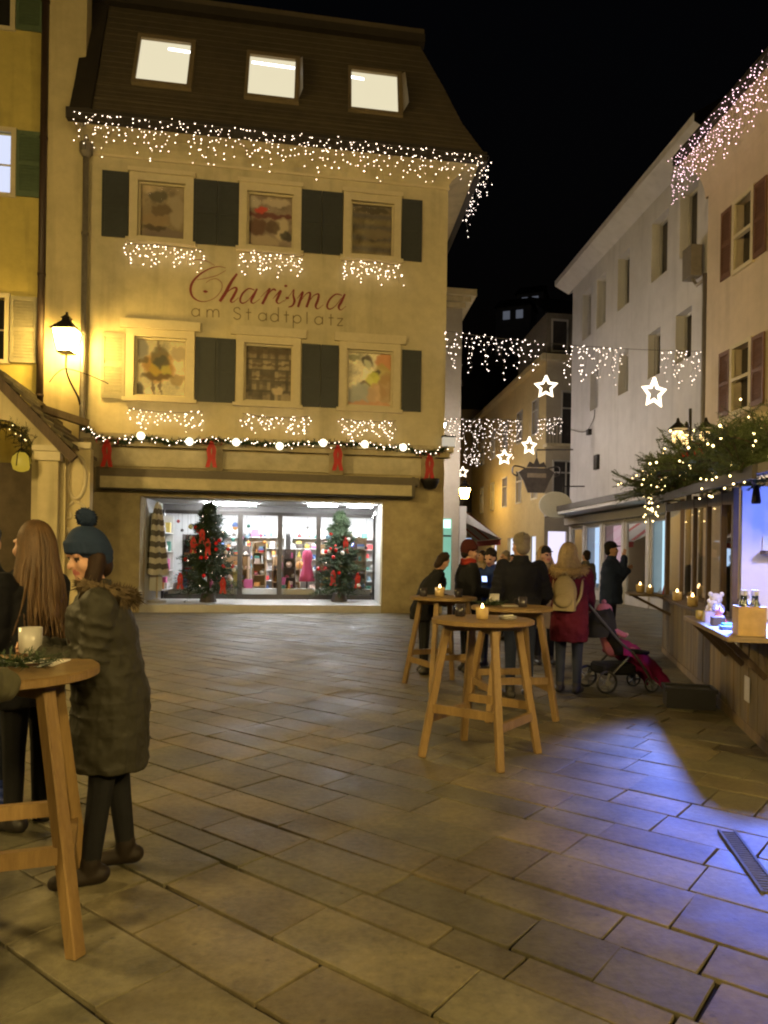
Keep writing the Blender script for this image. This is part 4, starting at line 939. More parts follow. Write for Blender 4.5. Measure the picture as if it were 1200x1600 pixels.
MB().bar(FC(-.12,-.7,8.12), FC(2.15,-.7,8.12), .04).build('handrail', iron, chs)
att = pm('attic_cladding', (.16,.14,.11), .8, .2, 5, .2)
mb = MB(); fbox(FC, .1, 4, .5, 6, 11.7, 14.0, mb); mb.build('attic', att, chs)
for x in (.35, 1.5, 2.6):
    mb = MB()
    for x0, x1, z0, z1 in ((x, x+.08, 12.0, 13.7), (x+.82, x+.9, 12.0, 13.7), (x+.08, x+.82, 13.6, 13.7), (x+.08, x+.82, 12.0, 12.1)): fbox(FC, x0, x1, .42, .497, z0, z1, mb)
    wn = mb.build('attic_window', rgbm('lane_window_trim', (.42,.40,.36)), chs); MB().quad(FC(x+.08,.485,12.1), FC(x+.82,.485,12.1), FC(x+.82,.485,13.6), FC(x+.08,.485,13.6)).build('pane', dark_glass, wn)
mb = MB(); mb.quad(FL(0,-.3,11.7), FL(19,-.3,11.7), FL(19,3,15), FL(0,3,15)); mb.quad(FC(0,.4,14), FC(4,.4,14), FC(4,4,16), FC(0,4,16)); mb.build('roof', roof_dark, chs)

FPa = Fr((3.02, 30), (math.cos(al), math.sin(al)), dW)
pal_h = thing('pale_house', 'narrow pale house front with a projecting cornice beyond the shop house', 'building', FPa(-1.5, 0, 0))
gd = FPa.at(684, 850)[0], FPa.at(706, 850)[0]
mb = MB(); wall_holes(mb, FPa, -4, 0, 0, 11.9, [(gd[0], gd[1], .2, 3.1)], 0, .2); mb.quad(FPa(0,0,0), FPa(0,20,0), FPa(0,20,11.9), FPa(0,0,11.9)); mb.build('wall', pm('pale_lane_plaster', (.38,.34,.27), .9, .1, 4, .1), pal_h)
MB().quad(FPa(gd[0],.15,.2), FPa(gd[1],.15,.2), FPa(gd[1],.15,3.1), FPa(gd[0],.15,3.1)).build('lit_door', em('green_lit', (.35,.85,.62), .42), pal_h)
fbox(FPa, gd[0]+.02, gd[1]-.02, .06, .12, 2.35, 2.42).build('door_bar', iron, pal_h); fbox(FPa, gd[0]+.05, gd[1]-.05, .02, .1, 2.7, 3.05).build('lamp', em('green_lamp', (.6,1.0,.8), 1.4), pal_h)
mb = MB()
for k, (o_, z0, z1) in enumerate(((.12, 11.6, 11.8), (.3, 11.802, 12.0), (.5, 12.002, 12.25))): fbox(FPa, -4, o_, -o_, 12, z0, z1, mb)
mb.build('cornice', plaster_cream, pal_h)
fbox(FPa, .02, .3, -.02, .3, 0, 3.6).build('pillar', rgbm('white_pillar', (.5,.49,.46)), pal_h)
# striped awning reaching into the lane
awn = thing('striped_awning', 'red and white striped awning reaching out over the lane past the pale house', 'awning', FPa(.3, 3, 2.2))
stripe = [rgbm('awning_white', (.55,.53,.5), .8), rgbm('awning_red', (.42,.05,.04), .8)]
for k in range(10):
    y0, y1 = 1.2 + k*.5, 1.2 + (k+1)*.5; mb = MB()
    pts = [(.05, 3.75), (.7, 3.35), (1.4, 2.85), (2.05, 2.35)]
    for (x0, z0), (x1, z1) in zip(pts, pts[1:]): mb.quad(FPa(x0,y0,z0), FPa(x0,y1,z0), FPa(x1,y1,z1), FPa(x1,y0,z1))
    MB().quad(FPa(2.05,y0,2.35), FPa(2.05,y1,2.35), FPa(2.06,y1,2.08), FPa(2.06,y0,2.08)).build('valance', stripe[1], awn); mb.build('stripe', stripe[1 if k % 4 == 0 else 0], awn)
mb = MB(); mb.add([FPa(.05,1.195,3.75), FPa(2.05,1.195,2.35), FPa(.7,1.195,2.9), FPa(.05,1.195,3.1)], [(0,1,2,3)]); mb.build('side_flap', stripe[0], awn)
MB().bar(FPa(2.05,1.2,2.35), FPa(2.05,6.2,2.35), .05).build('front_bar', rgbm('awning_bar', (.6,.58,.55), .4), awn)
glow2 = em('far_lantern_glow', (1.0, .62, .13), 75)
l2 = P(726, 771, 46.2)
L2 = lantern('wall_lantern', 'small glowing lantern over the awning in the narrow lane', l2, 1.0, glow2)
MB().tube([l2 + Vector((0,0,-.28)), l2 + Vector((-.1,.1,-.6)), Vector((l2.x-.7, l2.y+.85, l2.z-.9))], .03, 6).build('bracket', iron, L2)
bh_f = Fr((l2.x - .45, 47), (1, .05), dW); bh = thing('brown_lane_house', 'narrow dark brown house edge behind the small lane lantern', 'building', bh_f(-2, 0, 0))
mb = MB(); wall_holes(mb, bh_f, -6, 0, 0, 12.4, [(-2.2,-1.2,5,6.8)], 0, .2); mb.quad(bh_f(0,0,0), bh_f(0,9,0), bh_f(0,9,12.4), bh_f(0,0,12.4)); mb.build('wall', pm('brown_lane_plaster', (.20,.15,.09), .9, .15, 4, .1), bh)
fbox(bh_f, -6, .3, -.3, 9, 12.402, 12.65).build('eaves', roof_dark, bh)
# house closing the lane
FE = Fr((0, 57), (1, .05), (-.05, 1)); endh = thing('lane_end_house', 'dim brown house with shop windows closing off the far end of the lane', 'building', FE(5, 0, 0))
holes = [(x, x+1.5, .4, 3.0) for x in (5.6, 7.6, 9.8)] + [(x, x+1.1, 5, 6.8) for x in (5.8, 8.0, 10)]
mb = MB(); wall_holes(mb, FE, -2, 16, 0, 13, holes, 0, .2); mb.build('wall', pm('brown_lane_plaster', (.20,.15,.09), .9, .15, 4, .1), endh)
mb = MB(); mb.quad(FE(-2,-.4,12.9), FE(16,-.4,12.9), FE(16,6,18), FE(-2,6,18)); mb.build('roof', roof_dark, endh)
for i, (a, b, c, d) in enumerate(holes): MB().quad(FE(a,.15,c), FE(b,.15,c), FE(b,.15,d), FE(a,.15,d)).build('shop_window' if i < 3 else 'window', (em('blue_lit', (.55,.72,1.0), .8), em('red_lit', (.7,.12,.06), .4), em('white_lit', (.86,.88,1.0), .9))[i] if i < 3 else dark_glass, endh)
# hillside with a few lit houses
hb = MB(); nx, ny = 40, 14
for j in range(ny + 1):
    for i in range(nx + 1):
        x = -160 + 340 * i / nx; y = 90 + 200 * j / ny; hgt = 62 * (j / ny) ** .8 * (.55 + .45 * math.sin(i * .22 + .6)) + 3 * math.sin(i * 1.7 + j * 2.1); hb.v.append(Vector((x, y, -1 if j == 0 else max(0, hgt))))
for j in range(ny):
    for i in range(nx): hb.f.append((j*(nx+1)+i, j*(nx+1)+i+1, (j+1)*(nx+1)+i+1, (j+1)*(nx+1)+i)); hb.m.append(0)
hill = hb.build('hill', pm('night_hillside', (.03,.035,.015), .95, .4, .2, .3), smooth=True); hill['kind'] = 'structure'
for u, v, d, wd, ht, lab in ((802, 492, 150, 7, 6, 'pale house with dim windows on the dark hillside above the lane'), (828, 470, 165, 6, 6, 'small dimly lit house higher on the dark hillside')):
    c = P(u, v, d); hh = thing('hillside_house', lab, 'building', (c.x, c.y, c.z - 4), 0, 'houses on the hillside'); fr_ = Fr((c.x, c.y), (1, -.4), (.4, 1))
    fbox(fr_, -wd/2, wd/2, 0, 6, c.z-8, c.z+ht*.3).build('wall', pm('hill_house_wall', (.4,.4,.42), .9, .1, 1, 0), hh)
    mb = MB(); mb.add([fr_(-wd/2-.4,-.4,c.z+ht*.3), fr_(wd/2+.4,-.4,c.z+ht*.3), fr_(wd/2+.4,6.4,c.z+ht*.3), fr_(-wd/2-.4,6.4,c.z+ht*.3), fr_(-wd/2,3,c.z+ht*.3+2.4), fr_(wd/2,3,c.z+ht*.3+2.4)], [(0,1,5,4),(1,2,5),(2,3,4,5),(3,0,4)]); mb.build('roof', roof_dark, hh)
    for k, e_ in enumerate((-.3, .08)): fbox(fr_, wd*e_, wd*e_+1.4, -.04, .05, c.z-.8, c.z+.9).build('lit_window', em('hill_window', (.62,.68,.85), .09), hh)

# ================================================================== hanging signs
sgc = P(838, 742, 31); FSg = Fr((sgc.x, sgc.y), (1, .06), (-.06, 1))
hs = thing('hanging_sign', 'dark wrought iron guild sign shaped like a crown hanging over the lane', 'sign', sgc)
signm = pm('sign_iron', (.06,.05,.045), .5, .3, 8, .2, metal=.3)
def sp_(x, z, dy): return FSg(x, dy, sgc.z + z)
MB().prism([(-.35,-.75),(.35,-.75),(.55,-.25),(.75,.1),(.5,.28),(-.5,.28),(-.75,.1),(-.55,-.25)], lambda x, y, d_: sp_(x, y, d_), -.06, .06).build('plate', signm, hs)
MB().prism([(-.42,.32),(.42,.32),(.3,.55),(.12,.45),(0,.75),(-.12,.45),(-.3,.55)], lambda x, y, d_: sp_(x, y, d_), -.05, .05).build('crown', signm, hs)
MB().prism([(-.4,-.12),(.4,-.12),(.4,.06),(-.4,.06)], lambda x, y, d_: sp_(x, y, d_), -.075, -.062).build('name_band', pm('sign_band', (.2,.16,.11), .5, .3, 12, .1), hs)
for sg in (-1, 1): MB().tube(spline([sp_(sg*.5,.28,0), sp_(sg*.95,.35,0), sp_(sg*1.0,.05,0), sp_(sg*.8,-.05,0), sp_(sg*.85,.12,0)], 5), .035, 6).build('scroll', signm, hs)
MB().tube([sp_(0,.75,0), sp_(0,1.05,0), sp_(1.75,1.1,0), ], .03, 6).build('arm', signm, hs)
ovc = P(868, 789, 29.5); ov = thing('oval_sign', 'blank cream oval sign hanging beneath the iron guild sign', 'sign', ovc)
FO = Fr((ovc.x, ovc.y), (1, .1), (-.1, 1))
MB().prism([(.66*math.cos(R(a)), .5*math.sin(R(a))) for a in range(0, 360, 15)], lambda x, y, d_: FO(x, d_, ovc.z + y), -.04, .04).build('disc', rgbm('cream_disc', (.42,.39,.28), .6), ov)
MB().tube([FO(.66*math.cos(R(a)), 0, ovc.z + .5*math.sin(R(a))) for a in range(0, 361, 15)], .035, 6, cap=False).build('rim', rgbm('cream_rim', (.5,.46,.34), .6), ov)
MB().tube([FO(.3,0,ovc.z+.48), FO(.3,0,ovc.z+.75), FO(1.6,0,ovc.z+.78)], .025, 6).build('arm', iron, ov)

# ================================================================== lights across the lane
curtain('light_curtain', 'nearest row of icicle lights strung across the lane between shop house and white house', P(694, 517, 19.6), P(1108, 549, 20.1), 84, lambda f, i: .28 + .75 * abs(math.sin(i * .62)) ** 1.6, .16, bulb_cool, .0135, 'fairy lights over the lane', sag=.12, seed=31, skip=lambda f: .36 < f < .44 or .67 < f < .83)
curtain('light_curtain', 'second dense row of icicle lights across the lane above the narrow yellow flank', P(690, 655, 27), P(815, 656, 29), 36, lambda f, i: .45 + 1.1 * abs(math.sin(i * .55)) ** 1.5, .17, bulb_cool, .0145, 'fairy lights over the lane', seed=32)
curtain('light_curtain', 'short row of icicle lights in front of the corner house balcony', P(838, 655, 29), P(879, 653, 29), 14, lambda f, i: .6 + .3 * math.sin(i), .16, bulb_cool, .0145, 'fairy lights over the lane', seed=33)
curtain('light_curtain', 'low bunch of icicle lights above the smallest star', P(726, 711, 34), P(750, 711, 34), 9, lambda f, i: .45, .14, bulb_cool, .016, 'fairy lights over the lane', seed=34)
star_m = em('star_tube', (1.0, .84, .62), 2.6)
for u, v, d, w_, lab in ((853, 605, 19.8, 36, 'glowing star hanging in front of the corner house gable'), (1022, 614, 20, 48, 'largest glowing star hanging before the white house wall'), (827, 697, 28, 29, 'yellowish glowing star in the second row over the lane'), (788, 715, 29, 25, 'glowing star hanging just beyond the yellowish one'), (723, 738, 33, 18, 'smallest glowing star far down the lane over the lantern')):
    c = P(u, v, d); rr_ = w_ / 2 / F * d; st = thing('star_light', lab, 'star light', c, 0, 'star lights over the lane'); rot = rnd(-.5, .5)
    def star(k): return [c + Vector((math.cos(rot)*rr_*k*(1 if j % 2 == 0 else .48)*math.sin(math.pi*j/5), math.sin(rot)*rr_*k*math.sin(math.pi*j/5)*(1 if j % 2 == 0 else .48), rr_*k*(1 if j % 2 == 0 else .48)*math.cos(math.pi*j/5))) for j in range(11)]
    MB().tube(star(1.0), rr_*.085, 6, cap=False).build('outline_tube', star_m, st)
    MB().tube(star(.78), rr_*.06, 6, cap=False).build('inner_tube', star_m, st)
    MB().tube([c + Vector((0,0,rr_)), c + Vector((0,0,rr_ + (1.1 if d < 25 else .6)))], .006, 4).build('hanger', wire_m, st)

# lanterns added round the corner, out of view, to brighten the lane walls
glow4 = em('added_lane_glow', (1.0, .88, .83), 150)
for y_, lab in ((3.2, 'added unseen lantern on the lane flank of the shop house, nearer the square'), (6.6, 'added unseen lantern on the lane flank of the shop house, farther in')):
    c = FB(.40 if y_ < 5 else .9, y_, 5.6); L4 = lantern('wall_lantern', lab, c, .5 if y_ < 5 else .8, glow4); MB().tube([c + Vector((0,0,-.2)), FB(.2, y_, 5.0), FB(.0, y_, 4.9)], .025, 6).build('bracket', iron, L4)

cb_ = thing('wall_cable', 'thin dark cable sagging along the white house wall', 'cable', FW(9, -.05, 7.0))
MB().tube(spline([FW(11.3,-.05,7.0), FW(9.5,-.08,6.6), FW(8.6,-.06,6.9), FW(8.5,-.05,7.3)], 6), .018, 5).build('cable_run', wire_m, cb_); fbox(FW, 8.9, 9.15, -.14, -.003, 6.4, 6.62).build('junction_box', iron, cb_)

for y_, lab in ((36, 'added unseen lantern on the flank of the pale house by the awning'), (43, 'added unseen lantern on the flank of the pale house, farther down the lane')):  # unseen lanterns added to light the corner house across the lane
    c = Vector((3.02 - .0744*(y_-30) + .5, y_, 5.7)); L5 = lantern('wall_lantern', lab, c, .7, glow4); MB().tube([c + Vector((0,0,-.27)), c + Vector((-.2,0,-.5)), c + Vector((-.5,0,-.55))], .025, 6).build('bracket', iron, L5)
# ================================================================== MARKET STALL
FH = Fr((3.10, 5.92), (.2376, .9714), (.9714, -.2376))
stall = thing('market_stall', 'dark wooden market stall with glazed end and blue-lit counter', 'stall', FH(3.2, 1, 0))
RN, RF, RP = -.35, 6.75, 1.55
rr = random.Random(77); x = RN
plank_m = [pm('stall_plank_a', (.15,.115,.06), .7, .35, 9, .3, stretch=(5,5,.6)), pm('stall_plank_b', (.115,.085,.045), .7, .35, 9, .3, stretch=(5,5,.6)), pm('stall_plank_c', (.18,.13,.065), .7, .35, 9, .3, stretch=(5,5,.6))]
while x < RF - .02:
    wd = rr.uniform(.13, .17); fbox(FH, x+.003, min(x+wd, RF)-.003, rr.uniform(0, .008), .03, .1, .93).build('plank', rr.choice(plank_m), stall); x += wd
fbox(FH, RN, RF, .0, .1, 0, .095).build('base_beam', wood_mid, stall)
for k, (a, b) in enumerate(((RF-.03, RF),)):
    y = .032
    while y < 2.2: fbox(FH, a, b, y, y+.145, .1, .93).build('plank', rr.choice(plank_m), stall); y += .15
fbox(FH, RN-.05, 1.72, -.40, .55, .935, .975).build('counter_board', pm('counter_wood', (.22,.16,.09), .5, .3, 9, .2, stretch=(.6,5,5)), stall)
fbox(FH, 1.74, RF+.05, -.12, .4, .935, .972).build('sill_board', wood_dark, stall)
for r_ in (.1, .9, 1.6): MB().bar(FH(r_,-.003,.6), FH(r_,-.33,.93), .04, .05).build('counter_bracket', wood_dark, stall)
sd = fbox(FH, 5.6, 6.5, -.62, -.125, .98, 1.01).build('side_shelf', wood_mid, stall)
for r_ in (5.75, 6.35): MB().bar(FH(r_,-.003,.7), FH(r_,-.55,.98), .035, .04).build('shelf_bracket', wood_dark, stall)
def rz(r_): return 2.2 + (r_ - RN) / (RF - RN) * .32
for r_, wd in ((RP, .1), (2.12, .07), (2.95, .09), (3.9, .08), (5.0, .07), (6.62, .2)): fbox(FH, r_-wd/2, r_+wd/2, .02, .07, .975, rz(r_)).build('post', wood_dark, stall)
fbox(FH, RN, RN+.09, 1.9, 2.0, 0, rz(RN)).build('post', wood_dark, stall); fbox(FH, RF-.1, RF-.002, 2.1, 2.2, 0, rz(RF)).build('post', wood_dark, stall)
edges = [RP, 2.12, 2.95, 3.9, 5.0, 6.62]
for a, b in zip(edges, edges[1:]):
    MB().quad(FH(a+.05,.05,.98), FH(b-.05,.05,.98), FH(b-.05,.05,rz(b)-.02), FH(a+.05,.05,rz(a)-.02)).build('pane', glass_clear, stall)
    MB().bar(FH(a+.04,.05,rz(a)-.1), FH(b-.04,.05,rz(b)-.1), .05, .12).build('head_rail', wood_dark, stall)
# partition and linings
blue_panel = pm('pale_partition_paint', (.62,.62,.64), .6, .06, 5, .05)
fbox(FH, RP, RP+.03, .102, 2.15, .12, 2.3).build('partition', blue_panel, stall)
fbox(FH, RP-.04, RP-.002, .102, .2, .98, 2.25).build('partition_trim', blue_panel, stall)
pic = fbox(FH, RP-.025, RP-.003, .30, 1.1, 1.66, 1.80).build('name_board', rgbm('light_board', (.7,.72,.75)), stall)
fbox(FH, RP-.2, RP-.003, .28, 1.1, 1.62, 1.655).build('ledge', wood_mid, stall)
fbox(FH, RP-.02, RP-.003, .42, .8, 1.32, 1.48).build('pink_poster', rgbm('poster_pink', (.65,.08,.3)), stall)
fbox(FH, RN, RF, 2.15, 2.18, .1, 2.6).build('back_wall', wood_mid, stall)
fbox(FH, RN, RF, .1, 2.15, .06, .1).build('floor', wood_dark, stall)
mb = MB(); th = .07
v = [FH(RN-.2,-.24,rz(RN)), FH(RF+.2,-.24,rz(RF)), FH(RF+.2,2.4,rz(RF)+.55), FH(RN-.2,2.4,rz(RN)+.55)]
mb.add(v + [p + Vector((0,0,th)) for p in v], [(0,3,2,1),(4,5,6,7),(0,1,5,4),(1,2,6,5),(2,3,7,6),(3,0,4,7)]); mb.build('roof', pm('stall_roof', (.06,.05,.045), .6, .2, 6, .1), stall)
MB().bar(FH(RN-.2,-.26,rz(RN)+.01), FH(RF+.2,-.26,rz(RF)+.01), .03, .10).build('fascia', roof_dark, stall)
shelf_unit(FH, 1.7, 3.3, 1.7, 2.1, .1, 2.2, 6, 'stall shelf packed with small wares behind the vendor', 81, wdm, group='shelves inside the stall')
shelf_unit(FH, 3.5, 6.3, 1.7, 2.1, .1, 2.2, 6, 'long stall shelf packed with small wares at the stall end', 82, wdm, group='shelves inside the stall')
# paper notices on the front
for r_, z0, z1, w_, lab in ((1.05, .62, .9, .2, 'white paper notice pinned high on the stall planks'), (.62, .3, .52, .17, 'white paper notice pinned low on the stall planks'), (1.5, .66, .88, .16, 'small grey notice on the stall planks by the plush toys')):
    tag(fbox(FH, r_, r_+w_, -.012, -.004, z0, z1).build('paper_notice', rgbm('notice_paper', (.5,.48,.5), .8)), lab, 'notice')
# blue lamp under the stall roof
lf = thing('stall_spotlight', 'blue-white LED lamp fixed under the stall roof over the counter', 'lamp', FH(.65, .03, 2.2))
MB().lathe([(.035,0),(.04,.02),(.03,.1),(.02,.16)], FH(.65,.03,2.06), 12).build('housing', iron, lf)
sp = bpy.data.lights.new('blue_lamp', 'SPOT'); sp.energy = 2300; sp.color = (.11, .20, 1.0); sp.spot_size = R(106); sp.spot_blend = .8; sp.shadow_soft_size = .11
so = bpy.data.objects.new('blue_lamp', sp); C.link(so); so.parent = lf
lp_ = FH(.65,.03,2.03); so.location = lp_ - lf.location
tgt = lp_ + Vector((.10, -.50, -1)); so.rotation_euler = (tgt - lp_).to_track_quat('-Z', 'Y').to_euler()
tb = thing('added_blue_tube', 'added blue LED tube under the stall ceiling to light the partition', 'lamp', FH(.8, 1.0, 2.25))  # tube and its spot are added to turn the partition blue
MB().tube([FH(.35,1.0,2.22), FH(1.35,1.0,2.25)], .02, 8).build('tube', em('added_tube_glow', (.11,.19,1.0), 14), tb); MB().bar(FH(.3,1.0,2.27), FH(1.4,1.0,2.30), .05, .03).build('holder', iron, tb)
s2_ = bpy.data.lights.new('partition_fill_spot', 'SPOT'); s2_.energy = 95; s2_.color = (.13, .22, 1.0); s2_.spot_size = R(105); s2_.spot_blend = .5; s2_.shadow_soft_size = .06  # added spot aimed at the partition only
o2_ = bpy.data.objects.new('partition_fill_spot', s2_); C.link(o2_); o2_.parent = tb; q_ = FH(.25, .75, 2.1); o2_.location = q_ - tb.location; o2_.rotation_euler = (FH(RP, .75, 1.45) - q_).to_track_quat('-Z', 'Y').to_euler()
pt = FH(4.2, 1.0, 2.2); wl_ = thing('stall_bulb', 'warm bulb glowing inside the glazed end of the stall', 'lamp', pt)
MB().ell(pt, .06, 10, 8).build('bulb', em('stall_bulb_glow', (1.0,.75,.48), 260), wl_, smooth=True); MB().tube([pt + Vector((0,0,.04)), pt + Vector((0,0,.4))], .008, 5).build('cord', wire_m, wl_)

# goods on the counter
plush_w = pm('white_plush', (.66,.66,.68), .95, .1, 40, .5, sheen=.5); plush_p = pm('pink_plush', (.6,.3,.4), .95, .1, 40, .5, sheen=.5); plush_g = pm('grey_plush', (.35,.36,.4), .95, .1, 40, .5, sheen=.5)
toys = [(1.55,-.12,.11,plush_w,'big white plush toy sitting at the far end of the counter'), (1.25,-.2,.085,plush_w,'white plush toy with round head in the middle of the toy row'), (1.3,.12,.11,plush_w,'white plush toy leaning back behind the toy row'), (.95,-.22,.075,plush_g,'grey plush toy beside the pink one on the counter'), (1.0,.08,.09,plush_w,'white plush toy behind the grey plush toy'), (.75,-.25,.07,plush_p,'pink plush toy nearest the wooden bottle box')]
for r_, y_, k, m, lab in [(a_[0], a_[1], a_[2]*.78, a_[3], a_[4]) for a_ in toys]:
    c = FH(r_, y_, .976); t = thing('plush_toy', lab, 'plush toy', c, rnd(0, 6), 'plush toys on the stall counter')
    mb = MB(); mb.ell((0,0,k*.9), (k*.9,k*.8,k*.95), 12, 9)
    for sg in (-1, 1): mb.ell((k*.7,sg*k*.5,k*.3), (k*.5,k*.28,k*.3), 8, 6); mb.ell((k*.4,sg*k*.8,k*1.0), (k*.28,k*.3,k*.5), 8, 6)
    mb.build('body', m, t, smooth=True, local=True)
    hd = MB().ell((k*.15,0,k*2.2), (k*.72,k*.75,k*.68), 12, 9).ell((k*.75,0,k*2.05), (k*.25,k*.3,k*.2), 8, 6).build('head', m, t, smooth=True, local=True)
    for sg in (-1, 1):
        MB().ell((0,sg*k*.62,k*2.75), (k*.14,k*.28,k*.3), 8, 6).build('ear', m, t, smooth=True, local=True); MB().ell((k*.76,sg*k*.26,k*2.35), k*.07, 6, 5).build('eye', iron, hd, smooth=True, local=True)
rr = random.Random(91); lay = ['flat violet card set', 'flat red gift pack', 'small blue gift box', 'thin white card stack', 'small orange trinket box', 'slim green gift box', 'tiny pink box', 'flat teal gift pack']
for i in range(8):
    r_ = .15 + .19 * i; y_ = -.33 + .05 * (i % 2); h = rr.uniform(.02, .10); o = fbox(FH, r_, r_+.13, y_, y_+.1, .977, .977+h).build('gift_pack', goods_m[(i*3+2) % len(goods_m)])
    tag(o, lay[i] + ' lying along the counter edge', 'gift pack', 'gift packs on the counter')
bx = FH(-.2, -.18, .976); bt = thing('bottle_box', 'open wooden box holding dark bottles on the stall counter', 'box', bx)
bw = pm('light_box_wood', (.42,.28,.12), .6, .25, 12, .2)
for a in ((.0,.22,-.3,-.285,.976,1.2), (.0,.22,-.115,-.1,.976,1.2), (.0,.012,-.285,-.115,.976,1.2), (.208,.22,-.285,-.115,.976,1.2), (.012,.208,-.285,-.115,.976,.99)): fbox(FH, a[0]-.30, a[1]-.30, *a[2:]).build('board', bw, bt)
for i, (a, b) in enumerate(((-.24,-.24), (-.14,-.24), (-.24,-.16), (-.14,-.16))):
    bo = tag(MB().lathe([(.034,0),(.036,.02),(.036,.2),(.014,.25),(.013,.31)], FH(a, b, .992), 12).build('bottle', rgbm('bottle_glass', (.02,.03,.015), .12, .6), smooth=True), ('dark glass bottle in the wooden box, ' + ('front corner by the counter edge', 'far corner by the counter edge', 'inner corner toward the viewer', 'inner far corner')[i]), 'bottle', 'bottles in the wooden box')
    MB().lathe([(.016,.29),(.016,.335)], FH(a, b, .992), 10).build('cap', rgbm('bottle_cap', (.5,.5,.55), .3), bo)
flame = em('candle_flame', (1.0,.62,.25), 14)
def candle(c, lab, k=1.0, group='candle glasses'):
    t = thing('candle_glass', lab, 'candle', c, 0, group)
    MB().lathe([(.028*k,0),(.042*k,.01),(.045*k,.085*k),(.041*k,.085*k),(.037*k,.015)], c, 14).build('glass', pm('amber_glass', (.5,.36,.16), .15, .1, 9, 0, spec=.6), t, smooth=True)
    MB().lathe([(.03*k,.016),(.03*k,.06*k)], c, 10).build('wax', rgbm('wax', (.7,.6,.4), .4), t); MB().lathe([(.004*k,.0),(.011*k,.015*k),(.009*k,.03*k),(.002*k,.05*k)], c + Vector((0,0,.062*k)), 7).build('flame', flame, t, smooth=True)
for r_, y_, lab, k in ((6.3,-.4,'candle glass on the outer edge of the stall side shelf',1.5), (5.8,-.3,'candle glass on the near end of the stall side shelf',1.3)): candle(FH(r_, y_, 1.012), lab, k)
for r_, y_, lab, k in ((4.7,-.05,'candle glass on the stall sill by the corner post',1.5), (3.4,-.05,'tall candle glass on the stall sill by the narrow panes',1.5)): candle(FH(r_, y_, .974), lab, k)

# crate beside the stall
cr = thing('plastic_crate', 'black plastic crate on the paving against the stall front', 'crate', G(1076, 1104), R(-14)); cr.scale = (.8, .8, .8)
blk = pm('black_plastic', (.03,.03,.034), .4, .2, 12, .1, spec=.5)
for a in ((-.3,.3,-.2,-.185,0,.26), (-.3,.3,.185,.2,0,.26), (-.3,-.285,-.185,.185,0,.26), (.285,.3,-.185,.185,0,.26)): MB().box(*a).build('wall_panel', blk, cr, local=True)
MB().box(-.285,.285,-.185,.185,.005,.02).build('bottom', blk, cr, local=True)
for a in ((-.32,.32,-.22,-.202,.22,.27), (-.32,.32,.202,.22,.22,.27), (-.32,-.302,-.2,.2,.22,.27), (.302,.32,-.2,.2,.22,.27)): MB().box(*a).build('rim', blk, cr, local=True)
MB().box(-.28,.28,-.18,.18,.2,.235).build('lid', pm('crate_lid', (.09,.09,.10), .3, .2, 12, .1, spec=.6), cr, local=True)

# fir branches and lights on the roof
fd = thing('fir_roof_decoration', 'thick fir branches with warm fairy lights heaped on the stall roof', 'garland', FH(3, .3, 2.6))
g = MB(); st_ = MB(); bl = MB(); rr = random.Random(17)
for i in range(560):
    r_ = rr.uniform(-.3, 6.95); y_ = rr.uniform(-.25, 1.3); b0 = FH(r_, y_, rz(r_) + .08 + max(0, y_) * .2)
    d_ = Vector((rr.gauss(-.25, .6), rr.gauss(0, .6), rr.uniform(.1, 1.3))).normalized(); Lb = rr.uniform(.4, .8) * (1.0 if r_ > 1 else .8)
    end = b0 + d_ * Lb + Vector((0,0,-.12)); ptsb = spline([b0, b0 + d_ * Lb * .5, end], 4); st_.tube(ptsb, [.008]*len(ptsb), 3, cap=False)
    for k, p in enumerate(ptsb[1:]):
        side = d_.cross(Vector((0,0,1))).normalized()
        for sg in (-1, 1):
            sprig(g, p, d_ * .7 + side * sg * rr.uniform(.5, 1) + Vector((0,0,rr.gauss(-.15,.25))), rr.uniform(.12, .26), 14, .006, .05, rr)
    sprig(g, end - d_*.1, d_, .2, 12, .005, .05, rr)
    if rr.random() < .45: bl.octa(b0 + d_ * Lb * rr.uniform(.4, 1) + FH.ey * -.1 + Vector((0,0,rr.uniform(-.05,.05))), .013)
for i in range(34):
    r_ = rr.uniform(4.8, 6.9); bl.octa(FH(r_, -.3 + rr.gauss(0,.06), rz(r_) + rr.uniform(-.35, .5)), .014)
for i in range(16):
    r_ = rr.uniform(-.1, 1.6); bl.octa(FH(r_, -.3, rz(r_) + rr.uniform(-.12, .1)), .010)
g.build('needle_foliage', pm('bright_fir', (.055,.075,.02), .6, .5, 12, 0), fd, fix=False, kind='stuff'); st_.build('twig', bark, fd, kind='stuff'); bl.build('bulb_string', bulb_tree, fd, fix=False, kind='stuff')
for i in range(5):
    r_ = 2.2 + i * .9; MB().ell(FH(r_, -.2, rz(r_) + rr.uniform(.25, .5)), .05, 10, 7).build('red_bauble', rgbm('red_ball', (.5,.015,.015), .2, .6), fd, smooth=True)

